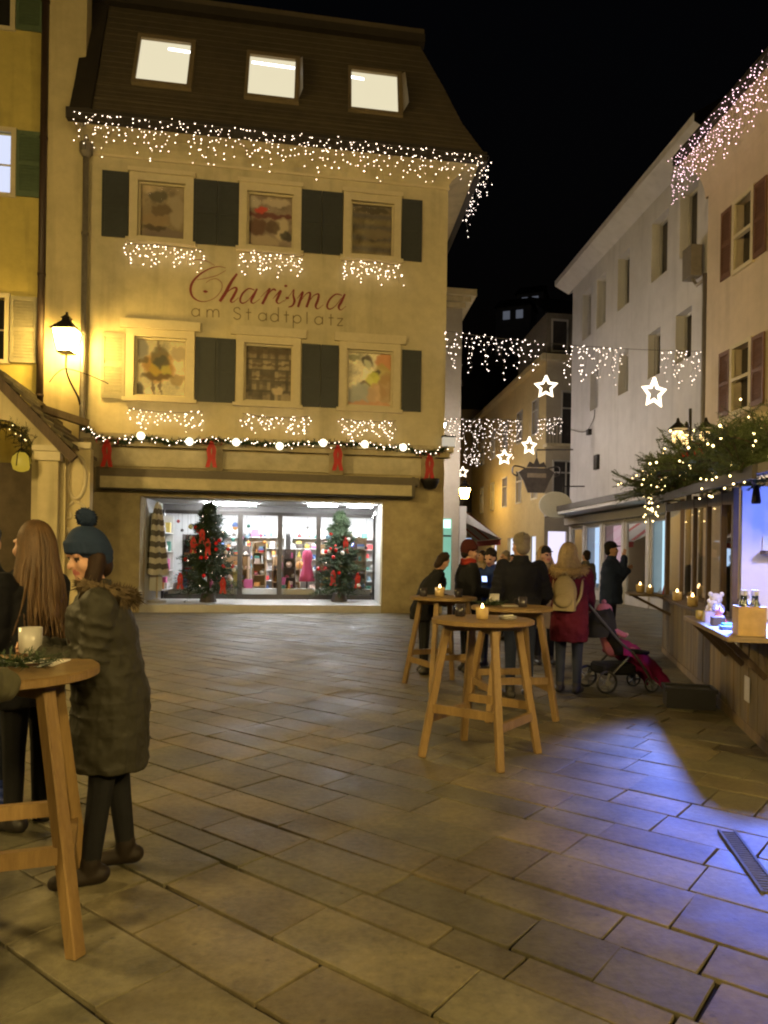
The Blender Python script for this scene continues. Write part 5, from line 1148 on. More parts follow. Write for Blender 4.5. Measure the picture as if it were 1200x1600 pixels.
# lamp post and parasol behind the stall
lpz = P(1078, 682, 14.6); lpst = thing('street_lamp', 'ornate street lamp with warm glass rising behind the fir branches of the stall', 'street lamp', (lpz.x, lpz.y, 0), 0, 'street lanterns')
MB().lathe([(.16,0),(.16,.3),(.09,.4),(.06,.9),(.05,lpz.z-.5),(.09,lpz.z-.42)], (lpz.x, lpz.y, 0), 12).build('post', iron, lpst, smooth=True)
glow3 = em('lamp_post_glow', (1.0, .64, .24), 4.5)
for i in range(3):
    a = R(200 + i * 120); c = lpz + Vector((.30*math.cos(a), .30*math.sin(a), -.02)); MB().lathe([(.05,-.14),(.10,-.1),(.115,.03),(.08,.1)], c, 12).build('glass_globe', glow3, lpst, smooth=True)
    MB().tube(spline([lpz + Vector((0,0,-.42)), lpz + Vector((.2*math.cos(a), .2*math.sin(a), -.42)), c + Vector((0,0,-.17))], 4), .02, 6).build('arm', iron, lpst); MB().lathe([(.19,.14),(.15,.18),(.04,.28),(.02,.36)], c, 12).build('cap', iron, lpst)
MB().tube([lpz + Vector((0,0,-.45)), lpz + Vector((0,0,.55))], .03, 6).build('finial', iron, lpst)
pu = P(1250, 655, 12.8); um = thing('market_parasol', 'beige canvas parasol open behind the stall roof', 'parasol', (pu.x, pu.y, 0))
MB().tube([(pu.x,pu.y,0), (pu.x,pu.y,pu.z+.6)], .03, 8).build('pole', wood_mid, um)
mb = MB(); n = 8; rim = [pu + Vector((1.15*math.cos(R(22.5+i*45)), 1.15*math.sin(R(22.5+i*45)), 0)) for i in range(n)]; ap = pu + Vector((0,0,.62))
mb.v = rim + [ap] + [p + Vector((0,0,-.16)) for p in rim]
for i in range(n): mb.f += [(i, (i+1)%n, n), (i, n+1+i, n+1+(i+1)%n, (i+1)%n)]; mb.m += [0, 0]
mb.build('canopy', rgbm('beige_canvas', (.42,.35,.25), .9), um)
for i in range(n): MB().tube([ap + Vector((0,0,-.05)), rim[i] + Vector((0,0,-.03))], .012, 4).build('rib', wood_mid, um)
# ================================================================== BAR TABLES
def make_table(label, loc, rz_deg, group='tall wooden bar tables'):
    t = thing('bar_table', label, 'table', loc, R(rz_deg), group)
    MB().lathe([(.385,1.03),(.40,1.037),(.40,1.063),(.39,1.07)], (0,0,0), 40).build('table_top', wood_table, t, local=True)
    ang = [(1,1), (-1,1), (-1,-1), (1,-1)]
    for sx, sy in ang: MB().bar((sx*.335, sy*.335, 0), (sx*.20, sy*.20, 1.03), .056, .056, up=(sx,-sy,0)).build('leg', wood_table, t, local=True, bevel=.005)
    for i in range(4):
        (ax, ay), (bx, by) = ang[i], ang[(i+1) % 4]; z = .30 if i % 2 else .38; o = .335 - .135 * z / 1.03
        MB().bar((ax*o, ay*o, z), (bx*o, by*o, z), .035, .065).build('stretcher', wood_table, t, local=True)
    for a, b in (((.2,.2),(-.2,-.2)), ((.2,-.2),(-.2,.2))): MB().bar((a[0],a[1],1.0 if a[1]>0 else .995), (b[0],b[1],1.0 if a[1]>0 else .995), .05, .05).build('top_rail', wood_table, t, local=True)
    return t
TB = {'near': (-1.58, 3.02), 'front': (.78, 5.79), 'right': (1.27, 7.30), 'back': (.72, 8.85)}
make_table('bright wooden bar table beside the woman in the blue bobble hat', (*TB['near'], 0), 20)
make_table('empty-sided wooden bar table standing nearest in the middle of the square', (*TB['front'], 0), -35)
make_table('wooden bar table just in front of the man in the dark padded jacket', (*TB['right'], 0), 10)
make_table('wooden bar table farthest back, next to the stone pillar of the arcade', (*TB['back'], 0), 25)
TZ = 1.071
candle(Vector((TB['front'][0]-.02, TB['front'][1]-.12, TZ)), 'candle glass on the nearest middle bar table', 1.1)
candle(Vector((TB['back'][0]-.05, TB['back'][1]-.05, TZ)), 'bright candle glass on the bar table farthest back', 1.3)
white_china = rgbm('white_china', (.36,.345,.32), .3, .5)
def mug(c, lab, k=1.0, rz_=0, m=None, group='mugs on the bar tables'):
    m = m or white_china; t = thing('mug', lab, 'mug', c, rz_, group)
    MB().lathe([(.036*k,0),(.042*k,.006),(.044*k,.10*k),(.039*k,.10*k),(.036*k,.012)], (0,0,0), 18).build('cup', m, t, smooth=True, local=True)
    MB().tube(spline([(.042*k,0,.08*k), (.075*k,0,.075*k), (.078*k,0,.04*k), (.042*k,0,.022*k)], 5), .007*k, 6).build('handle', m, t, smooth=True, local=True)
dk_mug = rgbm('dark_mug', (.03,.025,.03), .25, .5)
mug(Vector((TB['back'][0]-.24, TB['back'][1]+.0, TZ)), 'dark mug at the outer edge of the farthest bar table', 1, 1, dk_mug)
mug(Vector((TB['back'][0]+.17, TB['back'][1]-.1, TZ)), 'dark mug beside the bright candle on the farthest bar table', 1, 2, dk_mug)
mug(Vector((TB['right'][0]-.15, TB['right'][1]+.15, TZ)), 'pale mug on the bar table before the man in the padded jacket', 1.1, 4)
mug(Vector((TB['right'][0]+.08, TB['right'][1]-.14, TZ)), 'dark mug at the rim of the table before the man in the padded jacket', 1, 3, dk_mug)
mug(Vector((TB['front'][0]-.16, TB['front'][1]+.16, TZ)), 'dark mug behind the candle on the nearest middle bar table', 1, 5, dk_mug)
tag(MB().box(-.08,.08,-.06,.06,0,.006).build('napkin', rgbm('paper_white', (.7,.66,.6))), 'crumpled white napkin on the table before the man in the padded jacket', 'napkin').location = (TB['right'][0]-.02, TB['right'][1]-.02, 1.072)
# ashtray and napkins
ash = thing('ashtray', 'small grey ashtray on the nearest middle bar table', 'ashtray', (TB['front'][0]+.18, TB['front'][1]-.1, TZ))
MB().lathe([(.05,0),(.065,.005),(.07,.03),(.062,.03),(.055,.01)], (0,0,0), 18).build('dish', rgbm('ash_grey', (.25,.23,.2), .4), ash, local=True, smooth=True)
MB().tube([(-.03,.0,.03), (.045,.02,.034)], .004, 6).build('cigarette_end', rgbm('paper_white', (.7,.66,.6)), ash, local=True)
def greens(c, lab, seed):
    t = thing('fir_sprig', lab, 'fir sprig', c, 0, 'fir sprigs on the bar tables'); g = MB(); rr = random.Random(seed)
    for i in range(26):
        a = rr.uniform(0, 6.28); sprig(g, Vector(c) + Vector((rr.gauss(0,.05), rr.gauss(0,.05), .012 + rr.uniform(0,.02))), (math.cos(a), math.sin(a), rr.uniform(0,.35)), .14, 16, .003, .03, rr)
    g.build('needle_foliage', fir, t, fix=False, kind='stuff'); MB().tube([Vector(c) + Vector((-.1,-.02,.01)), Vector(c) + Vector((.1,.03,.014))], .006, 5).build('twig', bark, t)
greens((TB['near'][0]+.12, TB['near'][1]-.02, TZ), 'dark fir sprig lying on the bright bar table by the mug', 3)
greens((TB['right'][0]-.22, TB['right'][1]-.05, TZ), 'fir sprig on the bar table before the man in the padded jacket', 4)
tag(MB().box(-.09,.09,-.09,.09,0,.004).build('napkin', rgbm('paper_white', (.7,.66,.6))), 'white napkin under the mug on the bright bar table', 'napkin').location = (TB['near'][0]+.13, TB['near'][1]+.12, TZ+.001)

# ================================================================== PEOPLE
skin_m = pm('skin', (.42,.24,.16), .55, .08, 20, .05); lip_m = rgbm('lips', (.32,.10,.09)); eye_m = rgbm('eye_dark', (.03,.022,.018), .2)
def cloth(n, c, r=.85, sh=0): return pm(n, c, r, .14, 60, .25, spec=.15, bdist=.003)
jeans = cloth('dark_jeans', (.022,.026,.04)); black_tr = cloth('black_trousers', (.012,.012,.013)); shoe_d = rgbm('dark_shoe', (.02,.017,.015), .5)
wrinkle = bpy.data.textures.new('wrinkle', 'CLOUDS'); wrinkle.noise_scale = .09
def fuse(name, mb, voxel, sm=3, crease=0.0):
    me = bpy.data.meshes.new('tmp'); me.from_pydata([tuple(v) for v in mb.v], [], mb.f); me.update()
    bm = bmesh.new(); bm.from_mesh(me); bmesh.ops.recalc_face_normals(bm, faces=bm.faces); bm.to_mesh(me); bm.free()
    ob = bpy.data.objects.new('tmp', me); C.link(ob)
    m = ob.modifiers.new('r', 'REMESH'); m.mode = 'VOXEL'; m.voxel_size = voxel; m.use_smooth_shade = True
    s = ob.modifiers.new('s', 'SMOOTH'); s.factor = .5; s.iterations = sm
    if crease: dm_ = ob.modifiers.new('d', 'DISPLACE'); dm_.texture = wrinkle; dm_.strength = crease; dm_.mid_level = .5
    dg = bpy.context.evaluated_depsgraph_get(); out = bpy.data.meshes.new_from_object(ob.evaluated_get(dg)); out.name = name
    bpy.data.objects.remove(ob); bpy.data.meshes.remove(me); return out
class Body:
    def __init__(s): s.mb = MB(); s.pr = []
    def c(s, p, r0, q, r1, tag_, n=10): s.mb.cap(p, r0, q, r1, n); s.pr.append((np.array(p), r0, np.array(q), r1, tag_))
    def e(s, c, r, tag_, M=None):
        s.mb.ell(c, r, 14, 10, 0, M); rm = min(r); c = Vector(c); ax = max(range(3), key=lambda i: r[i]); d = Vector((0,0,0)); d[ax] = r[ax] - rm
        if M is not None: d = M @ d
        s.pr.append((np.array(c - d), rm, np.array(c + d), rm, tag_))
    def mesh(s, name, voxel, mats, sm=2):
        me = fuse(name, s.mb, voxel, sm); n = len(me.polygons); ce = np.zeros(n*3); me.polygons.foreach_get('center', ce); ce = ce.reshape(-1, 3)
        best = np.full(n, 1e9); idx = np.zeros(n, dtype=np.int32)
        for p, r0, q, r1, t in s.pr:
            d = q - p; L2 = max(1e-9, d @ d); f = np.clip((ce - p) @ d / L2, 0, 1); ds = np.linalg.norm(ce - (p + f[:, None]*d), axis=1) - (r0 + (r1-r0)*f)
            k = ds < best; best[k] = ds[k]; idx[k] = t
        for m in mats: me.materials.append(m)
        me.polygons.foreach_set('material_index', idx); me.polygons.foreach_set('use_smooth', [True]*n); me.update(); return me
def ik(S, T, l1, l2, hint):
    S = Vector(S); T = Vector(T); d = T - S; L = min(d.length, (l1 + l2) * .985); dn = d.normalized(); T = S + dn * L
    a = (l1*l1 - l2*l2 + L*L) / (2*L); h = math.sqrt(max(0, l1*l1 - a*a)); hn = Vector(hint) - dn * Vector(hint).dot(dn); hn.normalize()
    return S + dn*a + hn*h, T
def lerp_tab(tab, z):
    for (z0, *a), (z1, *b) in zip(tab, tab[1:]):
        if z <= z1:
            f = max(0, min(1, (z - z0) / (z1 - z0))); return [x + (y-x)*f for x, y in zip(a, b)]
    return tab[-1][1:]
def tufts(ring, r, n, L, rr):
    mb = MB()
    for i in range(n):
        f = rr.random() * (len(ring) - 1); k = int(f); p = ring[k].lerp(ring[min(k+1, len(ring)-1)], f - k); d = Vector((rr.gauss(0,1), rr.gauss(0,1), rr.gauss(0,1))).normalized()
        q = p + d * r * rr.uniform(.5, 1); e = d.orthogonal().normalized() * .007; mb.add([q - e, q + e, q + d * L * rr.uniform(.6, 1.2) + Vector((0,0,-L*.3))], [(0,1,2)])
    return mb
def person(label, loc, face, h=1.72, voxel=.014, coat=None, hem=.75, puff=True, wide=1.0, trous=None, shoe=None, hair='short', hair_m=None, hat=None, hat_m=None, pom=False, hands=((.05,-.27,.80), (.05,.27,.80)),
           yaw=0, pitch=0, fur=None, scarf=None, hint=(-.5,0,-.6), stride=0.0, collar=True, curl=.6, group='people in the square', seed=1, lean=0.0, furk=1.0):
    rr = random.Random(seed); k = h / 1.75; t = thing('person', label, 'person', loc, R(face), group); t.scale = (k, k, k)
    trous = trous or jeans; shoe = shoe or shoe_d; b = Body(); HM = Matrix.Rotation(R(yaw), 3, 'Z') @ Matrix.Rotation(R(pitch), 3, 'Y'); hc = Vector((0,0,1.50))
    def hp(x, y, z): return hc + HM @ (Vector((x, y, z)) - hc)
    for sg in (-1, 1):
        st = stride * sg
        b.c((0,sg*.095,.92), .092, (st*.5,sg*.10,.50), .066, 1); b.c((st*.5,sg*.10,.50), .064, (st,sg*.10,.11), .05, 1)
        b.c((st-.05,sg*.10,.05), .048, (st+.16,sg*.115,.04), .038, 2); b.c((st,sg*.10,.12), .055, (st,sg*.1,.06), .05, 2)
    b.e((0,0,.97), (.12,.165,.15), 1); b.e((0,0,1.25), (.11,.17,.24), 1); b.c((-.015,0,1.40), .062, hp(0,0,1.56), .054, 0)
    b.e(hp(-.012,0,1.655), (.098,.077,.098), 0, HM); b.e(hp(.03,0,1.59), (.066,.06,.078), 0, HM); b.e(hp(.07,0,1.545), (.028,.032,.024), 0, HM)
    b.c(hp(.088,0,1.64), .011, hp(.112,0,1.608), .015, 0); b.e(hp(.088,0,1.575), (.013,.026,.010), 3, HM)
    for sg in (-1, 1): b.e(hp(.0,sg*.078,1.62), (.022,.011,.033), 0, HM); b.e(hp(.079,sg*.033,1.645), (.012,.015,.009), 4, HM); b.e(hp(.078,sg*.034,1.665), (.02,.026,.009), 0, HM); b.e(hp(.058,sg*.04,1.605), (.032,.03,.03), 0, HM)
    wr = []
    for i, sg in enumerate((-1, 1)):
        S = Vector((0, sg*.195, 1.41)); E, W_ = ik(S, hands[i], .30, .27, (hint[0], sg*.25 + hint[1], hint[2])); b.c(S, .055, E, .043, 1); b.c(E, .042, W_, .03, 0); wr.append((S, E, W_))
        d = (W_ - E).normalized(); inw = Vector((0, -sg, 0)); pn = (inw - d * inw.dot(d)); pn = pn.normalized() if pn.length > .1 else d.orthogonal().normalized(); sd_ = d.cross(pn).normalized()
        if sd_.z < 0: sd_ = -sd_
        pc_ = W_ + d * .05; b.e(pc_, (.043,.034,.018), 0, Matrix((d, sd_, pn)).transposed())
        for f, (o, Lf) in enumerate(((.030,.068), (.010,.078), (-.011,.072), (-.031,.056))):
            p0 = W_ + d*.075 + sd_*o; d1 = (d*math.cos(curl*.6) + pn*math.sin(curl*.6)); p1 = p0 + d1*Lf*.5; d2 = (d*math.cos(curl*1.7) + pn*math.sin(curl*1.7)); b.c(p0, .0095, p1, .009, 0, 6); b.c(p1, .009, p1 + d2*Lf*.5, .0078, 0, 6)
        p0 = W_ + d*.03 + sd_*.03; p1 = p0 + (d*.6 + sd_*.6 + pn*.5).normalized()*.04; b.c(p0, .012, p1, .0105, 0, 6); b.c(p1, .0105, p1 + (d*.8 + pn*.6).normalized()*.03, .009, 0, 6)
    me = b.mesh('body', voxel, [skin_m, trous, shoe, lip_m, eye_m]); o = bpy.data.objects.new('body', me); C.link(o); o.parent = t
    # coat
    cb = MB(); w_ = wide
    tab = [(hem, .168*w_, .205*w_), (.98, .165*w_, .20*w_), (1.15, .152*w_, .195*w_), (1.30, .150*w_, .21*w_), (1.40, .125*w_, .195*w_), (1.455, .085, .12), (1.50, .07, .085)]
    zs_ = [hem + (1.5 - hem) * i / 16 for i in range(17)]; vs = []; n = 20
    for z in zs_:
        rx_, ry_ = lerp_tab(tab, z)
        for j in range(n): a = 2*math.pi*j/n; vs.append((rx_*math.cos(a), ry_*math.sin(a), z))
    cb.add(vs, [(i*n+j, i*n+(j+1)%n, (i+1)*n+(j+1)%n, (i+1)*n+j) for i in range(16) for j in range(n)] + [tuple(range(n))[::-1], tuple(16*n+j for j in range(n))])
    if puff:
        z = hem + .03
        while z < 1.42: rx_, ry_ = lerp_tab(tab, z); cb.ell((rr.gauss(0,.003),rr.gauss(0,.003),z), (rx_+.006, ry_+.006, .05), 20, 6, 0, Matrix.Rotation(rr.gauss(0,.02), 3, 'X') @ Matrix.Rotation(rr.gauss(0,.02), 3, 'Y')); z += rr.uniform(.072,.09)
    for S, E, W_ in wr:
        cb.cap(S, .076*w_, E, .064*w_); cb.cap(E, .064*w_, W_ - (W_-E).normalized()*.02, .052*w_)
        if puff:
            for A_, B_, r0, r1 in ((S, E, .086, .074), (E, W_, .073, .06)):
                for q in range(1 if A_ is S else 0, 5): f = (q + .4) / 5; dd = (B_-A_).normalized(); M_ = dd.to_track_quat('Z', 'Y').to_matrix(); cb.ell(A_.lerp(B_, f), ((r0+(r1-r0)*f)*w_, (r0+(r1-r0)*f)*w_, .036), 12, 6, 0, M_)
    if collar: cb.tube([(0+.0,0,1.44), (0,0,1.53)], [.088,.082], 16)
    me = fuse('coat', cb, voxel, 2, .034); me.materials.append(coat); co = bpy.data.objects.new('coat', me); C.link(co); co.parent = t
    # hair
    hb = MB()
    if hair != 'none':
        hb.ell(hp(-.03,0,1.675), (.098,.088,.098), 14, 10, 0, HM); hb.ell(hp(-.055,0,1.61), (.065,.08,.08), 12, 8, 0, HM)
        if hair == 'short':
            for i in range(60): a = rr.uniform(0, 6.28); e_ = rr.uniform(.1, 1.4); p = hp(-.03 + .095*math.cos(e_)*math.cos(a), .085*math.cos(e_)*math.sin(a), 1.675 + .095*math.sin(e_)); hb.ell(p, rr.uniform(.012,.02), 6, 4)
        if hair == 'front':
            for sg in (-1, 1): hb.cap(hp(-.01,sg*.075,1.64), .042, Vector((.05,sg*.09,1.42)), .045); hb.cap(Vector((.05,sg*.09,1.42)), .045, Vector((.15,sg*.07,1.22)), .022)
        if hair in ('long', 'mid'):
            Ld = .50 if hair == 'long' else .2
            hb.cap(hp(-.07,0,1.62), .085, Vector((-.13,0,1.62 - Ld*.75)), .075)
            for sg in (-1, 1): hb.cap(hp(-.02,sg*.075,1.63), .035, Vector((-.02,sg*.13,1.60 - Ld*.75)), .04)
        me = fuse('hair', hb, max(.010, voxel*.8), 2); me.materials.append(hair_m); hh = bpy.data.objects.new('hair', me); C.link(hh); hh.parent = t
        if hair in ('long', 'mid'):
            sm = MB()
            for i in range(150):
                a = rr.uniform(R(70), R(290)); Ld2 = Ld * rr.uniform(.85, 1.15); c_, s_ = math.cos(a), math.sin(a)
                pts = [hp(-.03 + .015*c_, .012*s_, 1.785), hp(-.03 + .065*c_, .058*s_, 1.762), hp(-.03 + .108*c_, .095*s_, 1.69), hp(-.045 + .115*c_, .105*s_, 1.58), Vector((-.06 + .12*c_ + rr.gauss(0,.01), .14*s_ + rr.gauss(0,.01), 1.58 - Ld2*.5)), Vector((-.07 + .12*c_ + rr.gauss(0,.025), .14*s_ + rr.gauss(0,.025), 1.58 - Ld2))]
                sm.tube(spline(pts, 3), [.009]*13 + [.007, .005, .003], 4)
            sm.build('hair_strand', hair_m, t, local=True, smooth=True, kind='stuff')
    if hat:
        hm = MB()
        if hat == 'beanie':
            hm.ell(hp(-.02,0,1.70), (.112,.098,.105), 18, 12, 0, HM); hm.ell(hp(-.045,0,1.64), (.085,.094,.07), 14, 9, 0, HM)
            for j in range(28):
                a = 2*math.pi*j/28; hm.cap(hp(-.015 + .111*math.cos(a), .097*math.sin(a), 1.668 + .012*math.cos(a)), .012, hp(-.015 + .107*math.cos(a), .094*math.sin(a), 1.715 + .012*math.cos(a)), .011, 6)
        elif hat == 'hood':
            hm.ell(hp(-.045,0,1.665), (.115,.112,.128), 18, 12, 0, HM); hm.ell(hp(-.05,0,1.56), (.10,.115,.10), 14, 9, 0, HM)
        elif hat == 'cap':
            hm.ell(hp(-.02,0,1.70), (.110,.092,.085), 18, 12, 0, HM); hm.ell(hp(.105,0,1.695), (.06,.07,.010), 12, 6, 0, HM)
        me = fuse('hat', hm, max(.008, voxel*.7), 1); me.materials.append(hat_m); ht = bpy.data.objects.new('hat', me); C.link(ht); ht.parent = t
        if pom: pc_ = hp(-.05,0,1.84); q = tufts([pc_, pc_ + Vector((0,0,.002))], .05, 900, .010, rr); q.ell(pc_, .05, 12, 9); q.build('pompom', hat_m, ht, local=True, fix=False)
    if fur:
        ring = [Vector((.10*math.cos(a) - .035, .135*math.sin(a), 1.475 + .03*math.cos(a) - .0)) for a in [R(30 + 300*j/20) for j in range(21)]]
        ring = [Vector((p.x*furk - .02*(furk-1), p.y*furk, p.z - .02*(furk-1))) for p in ring]; q = tufts(ring, .035*furk, 1100, .045, rr); q.tube(ring, .032*furk, 8); q.build('fur_trim', fur, co, local=True, fix=False)
    if scarf:
        q = MB(); 
        for z, r_ in ((1.475,.088), (1.51,.083)): q.tube([(r_*math.cos(a)+.005, (r_+.01)*math.sin(a), z + .008*math.sin(a*3)) for a in [2*math.pi*j/20 for j in range(21)]], .026, 8)
        q.cap((.10,.03,1.47), .03, (.165,.05,1.22), .028); q.build('scarf', scarf, co, local=True, smooth=True)
    if lean:
        for ch_ in t.children_recursive:
            for v in ch_.data.vertices: v.co.x += lean * max(0, v.co.z - .95)
    return t
def facing(px, py, qx, qy): return math.degrees(math.atan2(qy - py, qx - px))
olive = cloth('olive_puffer', (.033,.031,.022), .6, .06); blackc = cloth('black_jacket', (.012,.012,.014)); navyc = cloth('navy_puffer', (.010,.010,.014)); burg = cloth('burgundy_parka', (.075,.007,.016)); beige = cloth('beige_coat', (.24,.18,.10)); greyc = cloth('grey_coat', (.10,.095,.085)); bluej = cloth('blue_jacket', (.02,.04,.14))
hair_auburn = pm('auburn_hair', (.085,.046,.017), .55, .4, 30, .3, stretch=(8,8,.6)); hair_dark = pm('dark_hair', (.012,.009,.007), .6, .4, 30, .3, spec=.15); hair_grey = pm('grey_hair', (.16,.13,.10), .7, .3, 30, .3); hair_blond = pm('blond_hair', (.36,.25,.12), .5, .35, 30, .3, stretch=(8,8,.6)); hair_brown = pm('brown_hair', (.022,.012,.007), .6, .4, 30, .3, spec=.15)
blue_hat = cloth('blue_knit', (.016,.028,.06)); red_hat = cloth('red_knit', (.26,.03,.02)); fur_dark = pm('dark_fur', (.10,.07,.035), .95, .4, 30, 0); fur_tan = pm('tan_fur', (.30,.21,.10), .95, .4, 30, 0)
# at the bright table
W1 = person('woman in blue bobble hat and long olive padded coat holding a mug', (-1.30, 3.55, 0), 203, 1.62, .009, olive, .57, True, 1.16, black_tr, rgbm('brown_boot', (.018,.013,.009), .6, .2), 'front', hair_brown, 'beanie', blue_hat, True, ((.31,-.02,1.17), (.31,.07,1.16)), 28, 8, fur_dark, None, seed=2, lean=.15, furk=1.2, stride=.09)
person('woman with long auburn hair seen from behind at the bright table', (-1.98, 4.15, 0), 160, 1.68, .011, blackc, .72, False, 1.05, black_tr, None, 'long', hair_auburn, None, None, False, ((.25,-.1,1.05), (.25,.12,1.05)), 0, 0, None, None, seed=3)
person('person with short black hair and black jacket at the edge of the picture', (-2.45, 4.55, 0), 300, 1.70, .014, blackc, .78, False, 1.0, jeans, rgbm('blue_shoe', (.02,.04,.2), .5), 'short', hair_dark, None, None, False, ((.25,-.1,1.05), (.25,.12,1.05)), seed=4)
person('person in grey-green coat whose sleeve shows beside the bright table', (-1.58, 2.48, 0), 85, 1.72, .012, cloth('grey_green_coat', (.10,.095,.055)), .70, False, 1.08, jeans, None, 'short', hair_brown, None, None, False, ((.22,-.20,1.08), (.25,.12,1.10)), seed=5)
mug(Vector((-1.60, 3.36, TZ + .012)), 'white china mug in the hands of the woman in the blue bobble hat', 1.15, 2.4)
# far group
person('person in black jacket leaning beside the stone pillar behind the bar tables', P(664, 900, 9.75).xy.to_3d(), 5, 1.58, .016, blackc, .8, False, 1.28, black_tr, None, 'short', hair_brown, None, None, False, ((.28,-.12,1.05), (.3,.1,1.1)), 20, 10, seed=6, lean=.35)
person('person in a red scarf, dark knit hat and black jacket at the farthest bar table', P(731, 900, 9.9).xy.to_3d(), 10, 1.74, .015, blackc, .72, False, 1.12, black_tr, None, 'short', hair_dark, 'beanie', cloth('dark_red_knit', (.05,.012,.01)), False, ((.28,-.1,1.08), (.3,.1,1.05)), -10, 8, None, red_hat, seed=7)
person('person in blue jacket looking down at a lit phone', P(768, 900, 10.4).xy.to_3d(), 235, 1.66, .016, bluej, .75, False, 1.05, jeans, None, 'short', hair_dark, None, None, False, ((.30,-.05,1.12), (.30,.06,1.14)), 0, 22, seed=8)
person('person in grey coat standing farther back by the red awning', P(788, 900, 14).xy.to_3d(), 200, 1.66, .02, greyc, .7, False, 1.05, jeans, None, 'short', hair_grey, None, None, False, seed=9)
man = P(812, 1000, 8.15); person('tall grey-haired man in dark padded jacket seen from behind', (man.x, man.y, 0), 98, 1.80, .013, navyc, .80, True, 1.12, cloth('blue_jeans', (.02,.026,.05)), None, 'short', hair_grey, None, None, False, ((.22,-.30,1.0), (.18,.26,.98)), 10, 5, seed=10)
person('woman in beige coat with dark headband facing the square', P(852, 900, 10.8).xy.to_3d(), 275, 1.70, .016, beige, .55, False, 1.05, black_tr, None, 'mid', hair_blond, 'cap', blackc, False, ((.22,-.15,.95), (.2,.15,.95)), 15, 0, None, None, seed=11)
bw_ = P(889, 1000, 8.5); person('woman in burgundy parka with fur hood carrying a cream backpack', (bw_.x, bw_.y, 0), 62, 1.70, .013, burg, .62, False, 1.10, jeans, None, 'mid', pm('dull_blond_hair', (.24,.17,.09), .6, .35, 30, .3), None, None, False, ((.36,-.16,1.0), (.36,.1,1.0)), -25, 0, fur_tan, None, seed=12, furk=1.35)
person('man in dark blue padded jacket and cap lifting a hand to his face', P(955, 900, 13.2).xy.to_3d(), 330, 1.84, .018, cloth('dark_blue_puffer', (.02,.03,.07)), .72, True, 1.12, jeans, None, 'short', hair_dark, 'cap', blackc, False, ((.22,-.06,1.52), (.26,.1,1.3)), 10, 0, seed=13)
person('bald stall vendor in dark clothes behind the glass panes of the stall', FH(2.15, .95, .1), 215, 1.60, .018, cloth('brown_jumper', (.07,.035,.025)), .8, False, 1.05, black_tr, None, 'none', hair_grey, None, None, False, ((.25,-.1,1.05), (.25,.1,1.05)), seed=14)
for u, d_, fc, hh_, m_, lab, sd in ((842, 19, 80, 1.7, blackc, 'person in black walking away down the lane past the cream pillars', 15), (800, 21, 250, 1.62, greyc, 'distant person in grey under the end of the awning', 16), (915, 17, 120, 1.72, greyc, 'person in grey by the lit shop windows behind the parka woman', 17), (752, 17, 200, 1.68, beige, 'distant person in a light coat in front of the awning', 18)):
    person(lab, P(u, 900, d_).xy.to_3d(), fc, hh_, .022, m_, .7, False, 1.05, jeans, None, 'short', hair_brown, None, None, False, seed=sd)
# phone with a lit screen
pp_ = P(757, 907, 10.05); ph = thing('phone', 'phone with a bright blue screen held by the person in blue', 'phone', pp_, R(5)); MB().box(-.038,.038,-.004,.004,-.07,.07).build('case', blk, ph, local=True); MB().box(-.034,.034,-.0058,-.0045,-.02,.06).build('screen', em('phone_screen', (.35,.5,1.0), 2.5), ph, local=True); ph.rotation_euler = (R(-25), 0, R(5))
# backpack
bd = R(62); bp = thing('backpack', 'cream backpack on the back of the burgundy parka', 'backpack', (bw_.x - .235*math.cos(bd), bw_.y - .235*math.sin(bd), 1.0), bd)
mb = MB(); mb.ell((0,0,.16), (.085,.14,.2), 16, 10); mb.box(-.05,.05,-.12,.12,-.04,.22); cream_c = cloth('cream_canvas', (.34,.27,.15)); me = fuse('bag_body', mb, .012, 4); me.materials.append(cream_c); o = bpy.data.objects.new('bag_body', me); C.link(o); o.parent = bp
mb = MB(); mb.ell((-.07,0,.08), (.04,.1,.08), 12, 8); mb.build('front_pocket', cream_c, bp, local=True, smooth=True)
for sg in (-1, 1): MB().tube(spline([(.04,sg*.1,.0), (.1,sg*.16,.15), (.16,sg*.15,.36), (.07,sg*.08,.33)], 5), .015, 6).build('strap', cream_c, bp, local=True)
MB().tube(spline([(0,-.04,.34), (-.01,0,.4), (0,.04,.34)], 5), .01, 6).build('grab_loop', cream_c, bp, local=True)

# ================================================================== STROLLER
sx = G(968, 1078); stv = thing('stroller', 'black pushchair with a magenta blanket over the footrest', 'stroller', (sx.x, sx.y, 0), R(12))
for x, y, r_ in ((-.30,.24,.12), (-.30,-.24,.12), (.30,.2,.085), (.30,-.2,.085)):
    Mx = Matrix.Rotation(R(90), 3, 'X'); wv = MB(); wv.tube([(x + r_*math.cos(a), y, r_*1.12 + r_*math.sin(a)) for a in [2*math.pi*j/20 for j in range(21)]], r_*.13, 8, cap=False); wo_ = wv.build('wheel', blk, stv, local=True, smooth=True)
    hv = MB(); hv.tube([(x,y-.025,r_*1.12), (x,y+.025,r_*1.12)], r_*.3, 10)
    for j in range(5): a = 2*math.pi*j/5; hv.bar((x,y,r_*1.12), (x + r_*.9*math.cos(a), y, r_*1.12 + r_*.9*math.sin(a)), .02)
    hv.build('hub', rgbm('hub_grey', (.15,.15,.16), .4), wo_, local=True)
alu = rgbm('stroller_frame', (.06,.06,.065), .35, .5)
for y in (-.22, .22):
    MB().tube(spline([(.30,y,.11), (.1,y,.40), (-.15,y,.62), (-.52,y,1.02)], 5), .015, 8).build('frame_tube', alu, stv, local=True); MB().tube([(-.30,y,.15), (.05,y,.48)], .014, 8).build('rear_tube', alu, stv, local=True)
